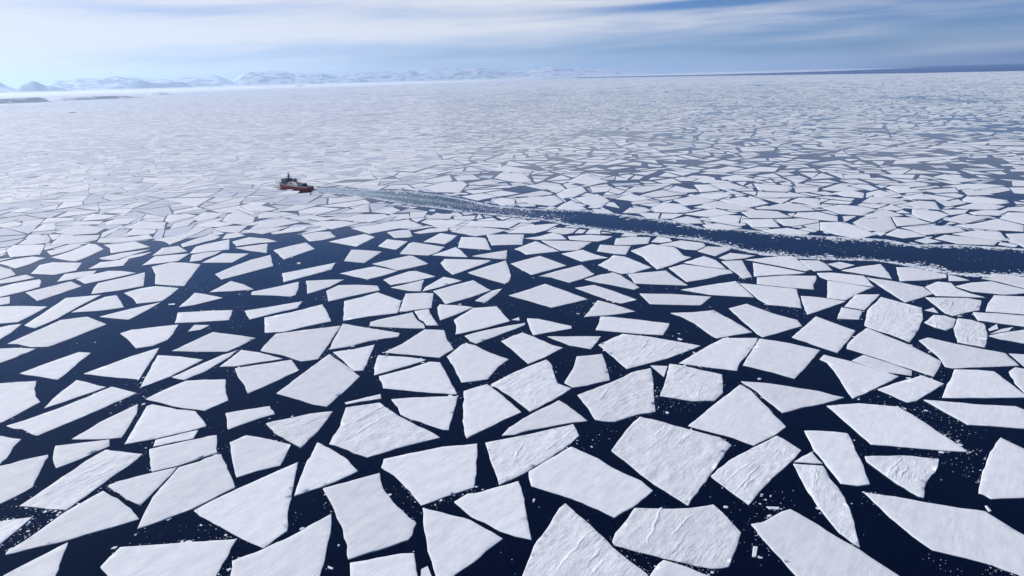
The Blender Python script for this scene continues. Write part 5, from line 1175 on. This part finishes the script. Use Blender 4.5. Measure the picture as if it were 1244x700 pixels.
# hangar, crane and flight deck aft
hg = MB().box(-30, -19.5, -6.2, 6.2, 5.6, 11.6, 0.0, 0.3).build('hangar', M_GREY, ship)
MB().box(-30.08, -29.8, -4.4, 4.4, 6.6, 10.6).build('hangar_door', M_DARK, hg)
cr = MB().tube((-14.5, 4.2, 10), (-14.5, 4.2, 15.2), .7, .6).build('crane', M_BUFF, ship)
MB().tube((-14.5, 4.2, 14.8), (-26.5, 3.2, 17.2), .42, .2).tube((-14.5, 4.2, 15.6), (-26.5, 3.2, 17.2), .08).build('crane_boom', M_BUFF, cr)
MB().box(-45.0, -31.0, -7.6, 7.6, 5.6, 6.5).build('flight_deck', M_DECK, ship)
sp = MB()
for s in (-1, 1):
    for x in range(-45, 15, 4): sp.tube((x, s * 8.6, 6.2), (x, s * 8.6, 7.3), .07, n=5)
    sp.tube((-45, s * 8.6, 7.3), (15, s * 8.6, 7.3), .07, n=5)
sp.build('guard_rail', M_WHITE, ship)
MB().tube((-45.8, 0, 6.0), (-46.6, 0, 10.0), .12).build('flagstaff', M_WHITE, ship)

# ------------------------------------------------------------------ air
hm = bpy.data.materials.new('haze_air'); hm.use_nodes = True
nt = hm.node_tree; nt.nodes.remove(nt.nodes['Principled BSDF'])
pv = nt.nodes.new('ShaderNodeVolumePrincipled')
pv.inputs['Color'].default_value = (0.53, 0.74, 1.0, 1)
pv.inputs['Density'].default_value = 1.8e-05
pv.inputs['Anisotropy'].default_value = 0.5
nt.links.new(pv.outputs[0], nt.nodes['Material Output'].inputs['Volume'])
S = 94000; T = 1050
hv = [(-S, -S, -1), (S, -S, -1), (S, S, -1), (-S, S, -1), (-S, -S, T), (S, -S, T), (S, S, T), (-S, S, T)]
hz = mesh_object('haze', hv, [[3, 2, 1, 0], [4, 5, 6, 7], [0, 1, 5, 4], [1, 2, 6, 5], [2, 3, 7, 6], [3, 0, 4, 7]], hm)
tag(hz, 'thin pale sea haze fading the distant ice and mountains', 'haze', kind='stuff')

# low white sea fog lying in front of the mountains
fm_ = bpy.data.materials.new('fog_air'); fm_.use_nodes = True
nt = fm_.node_tree; nt.nodes.remove(nt.nodes['Principled BSDF'])
pv = nt.nodes.new('ShaderNodeVolumePrincipled')
pv.inputs['Color'].default_value = (0.97, 0.98, 1.0, 1); pv.inputs['Density'].default_value = 0.0001; pv.inputs['Anisotropy'].default_value = 0.3
nt.links.new(pv.outputs[0], nt.nodes['Material Output'].inputs['Volume'])
fp = [(-19500, 11500), (-7000, 14500), (-1500, 20000), (1500, 27500), (1500, 34000), (-19500, 24500)]
V = [(x, y, 2.0) for x, y in fp] + [(x, y, 75.0) for x, y in fp]
n = len(fp)
tag(mesh_object('fog_bank', V, [list(range(n))[::-1], list(range(n, 2 * n))] + [[i, (i + 1) % n, n + (i + 1) % n, n + i] for i in range(n)], fm_),
    'low white fog bank lying along the foot of the far mountains', 'fog', kind='stuff')

# ------------------------------------------------------------------ sky and sun
SUN_AZ = R(-57)       # clockwise from +Y (view direction); negative is towards the mountains' side
SUN_EL = R(30)
w = bpy.data.worlds.new('World'); scene.world = w; w.use_nodes = True
nt = w.node_tree; N = nt.nodes; L = nt.links
bg = N['Background']; bg.inputs['Strength'].default_value = 0.07
sk = N.new('ShaderNodeTexSky'); sk.sky_type = 'NISHITA'; sk.sun_disc = False
sk.sun_elevation = SUN_EL; sk.sun_rotation = SUN_AZ
sk.altitude = 200; sk.air_density = 0.7; sk.dust_density = 0.2; sk.ozone_density = 4.0
# cirrus streaks, laid out by bearing and height above the horizon
tc = N.new('ShaderNodeTexCoord'); sep = N.new('ShaderNodeSeparateXYZ'); L.new(tc.outputs['Generated'], sep.inputs[0])
def mth(op, a, b=None, c=None):
    n = N.new('ShaderNodeMath'); n.operation = op
    for i, q in enumerate((a, b, c)):
        if q is None: continue
        if isinstance(q, (int, float)): n.inputs[i].default_value = q
        else: L.new(q, n.inputs[i])
    return n.outputs[0]
az = mth('ARCTAN2', sep.outputs[0], sep.outputs[1])
el = mth('ARCSINE', sep.outputs[2])
cmb = N.new('ShaderNodeCombineXYZ')
L.new(mth('MULTIPLY', az, 2.6), cmb.inputs[0]); L.new(mth('MULTIPLY_ADD', el, 34.0, mth('MULTIPLY', az, -1.2)), cmb.inputs[1])
cn = N.new('ShaderNodeTexNoise'); cn.inputs['Scale'].default_value = 1.0; cn.inputs['Detail'].default_value = 7; cn.inputs['Roughness'].default_value = 0.5; cn.inputs['Distortion'].default_value = 0.4
L.new(cmb.outputs[0], cn.inputs['Vector'])
cover = mth('SUBTRACT', mth('MULTIPLY_ADD', az, -0.42, cn.outputs['Fac']), mth('MULTIPLY', mth('MAXIMUM', mth('SUBTRACT', el, 0.13), 0.0), 6.0))
def bank(amount, az0, el0, saz, sel, tilt=0.0):
    # a local thickening (or clear gap) of the cloud sheet
    a_ = mth('DIVIDE', mth('SUBTRACT', az, az0), saz)
    e_ = mth('DIVIDE', mth('SUBTRACT', mth('MULTIPLY_ADD', mth('SUBTRACT', az, az0), -tilt, el), el0), sel)
    q_ = mth('MULTIPLY', mth('ADD', mth('MULTIPLY', a_, a_), mth('MULTIPLY', e_, e_)), -1.0)
    w_ = mth('MULTIPLY_ADD', mth('SUBTRACT', fine.outputs['Fac'], 0.5), 1.6, 1.0)
    return mth('MULTIPLY', mth('MULTIPLY', mth('EXPONENT', q_), amount), w_)
fc = N.new('ShaderNodeCombineXYZ')
L.new(mth('MULTIPLY', az, 9.0), fc.inputs[0]); L.new(mth('MULTIPLY', el, 130.0), fc.inputs[1])
fine = N.new('ShaderNodeTexNoise'); fine.inputs['Scale'].default_value = 1.0; fine.inputs['Detail'].default_value = 8; fine.inputs['Roughness'].default_value = 0.62; fine.inputs['Distortion'].default_value = 0.6
L.new(fc.outputs[0], fine.inputs['Vector'])
cover = mth('MULTIPLY_ADD', mth('SUBTRACT', fine.outputs['Fac'], 0.5), 0.22, cover)
for args in ((-0.40, 0.27, 0.083, 0.14, 0.0055, 0.02), (-0.30, -0.50, 0.086, 0.24, 0.009), (-0.22, 0.02, 0.030, 0.5, 0.016), (0.5, -0.60, 0.066, 0.09, 0.0035), (0.25, -0.15, 0.062, 0.3, 0.008, 0.02), (0.24, 0.10, 0.098, 0.28, 0.008), (0.16, 0.30, 0.060, 0.25, 0.012)):
    cover = mth('ADD', cover, bank(*args))
ramp = N.new('ShaderNodeMapRange'); ramp.interpolation_type = 'SMOOTHSTEP'
ramp.inputs['From Min'].default_value = 0.06; ramp.inputs['From Max'].default_value = 0.76; ramp.inputs['To Max'].default_value = 0.88
L.new(cover, ramp.inputs['Value'])
mx = N.new('ShaderNodeMix'); mx.data_type = 'RGBA'
tint = N.new('ShaderNodeMix'); tint.data_type = 'RGBA'; tint.blend_type = 'MULTIPLY'; tint.inputs['Factor'].default_value = 1
tint.inputs['B'].default_value = (0.56, 0.78, 1.18, 1)
L.new(sk.outputs[0], tint.inputs['A'])
L.new(ramp.outputs['Result'], mx.inputs['Factor']); L.new(tint.outputs['Result'], mx.inputs['A'])
mx.inputs['B'].default_value = (12.0, 12.1, 12.7, 1)
L.new(mx.outputs['Result'], bg.inputs['Color'])

sl = bpy.data.lights.new('sun', 'SUN'); sl.energy = 4.85; sl.angle = R(0.53); sl.color = (1.0, 0.97, 0.93)
so = bpy.data.objects.new('sun', sl); col.objects.link(so)
d = Vector((math.sin(SUN_AZ) * math.cos(SUN_EL), math.cos(SUN_AZ) * math.cos(SUN_EL), math.sin(SUN_EL)))
so.rotation_euler = d.to_track_quat('Z', 'Y').to_euler(); so.location = d * 500 + Vector((0, 0, 300))

# ------------------------------------------------------------------ camera
cam = bpy.data.cameras.new('camera'); cam.lens = 24; cam.sensor_width = 36; cam.clip_start = 1; cam.clip_end = 400000
co = bpy.data.objects.new('camera', cam); col.objects.link(co)
TH = math.atan(0.026); PITCH = 0.302606
right = Vector((1, 0, 0)); fwd = Vector((0, math.cos(PITCH), -math.sin(PITCH))); up = Vector((0, math.sin(PITCH), math.cos(PITCH)))
cx_ = right * math.cos(TH) - up * math.sin(TH); cy_ = right * math.sin(TH) + up * math.cos(TH)
from mathutils import Matrix
m = Matrix((cx_, cy_, -fwd)).transposed().to_4x4(); m.translation = Vector((0, 0, 200))
co.matrix_world = m
scene.camera = co

vs = scene.view_settings
vs.view_transform = 'Standard'; vs.look = 'None'; vs.gamma = 1.0; vs.use_curve_mapping = False; vs.exposure = 0.0
cy = scene.cycles
cy.use_denoising = True
try: cy.denoiser = 'OPENIMAGEDENOISE'; cy.denoising_input_passes = 'RGB_ALBEDO_NORMAL'
except Exception: pass
cy.max_bounces = 6; cy.volume_bounces = 1; cy.transparent_max_bounces = 8
cy.sample_clamp_indirect = 6.0
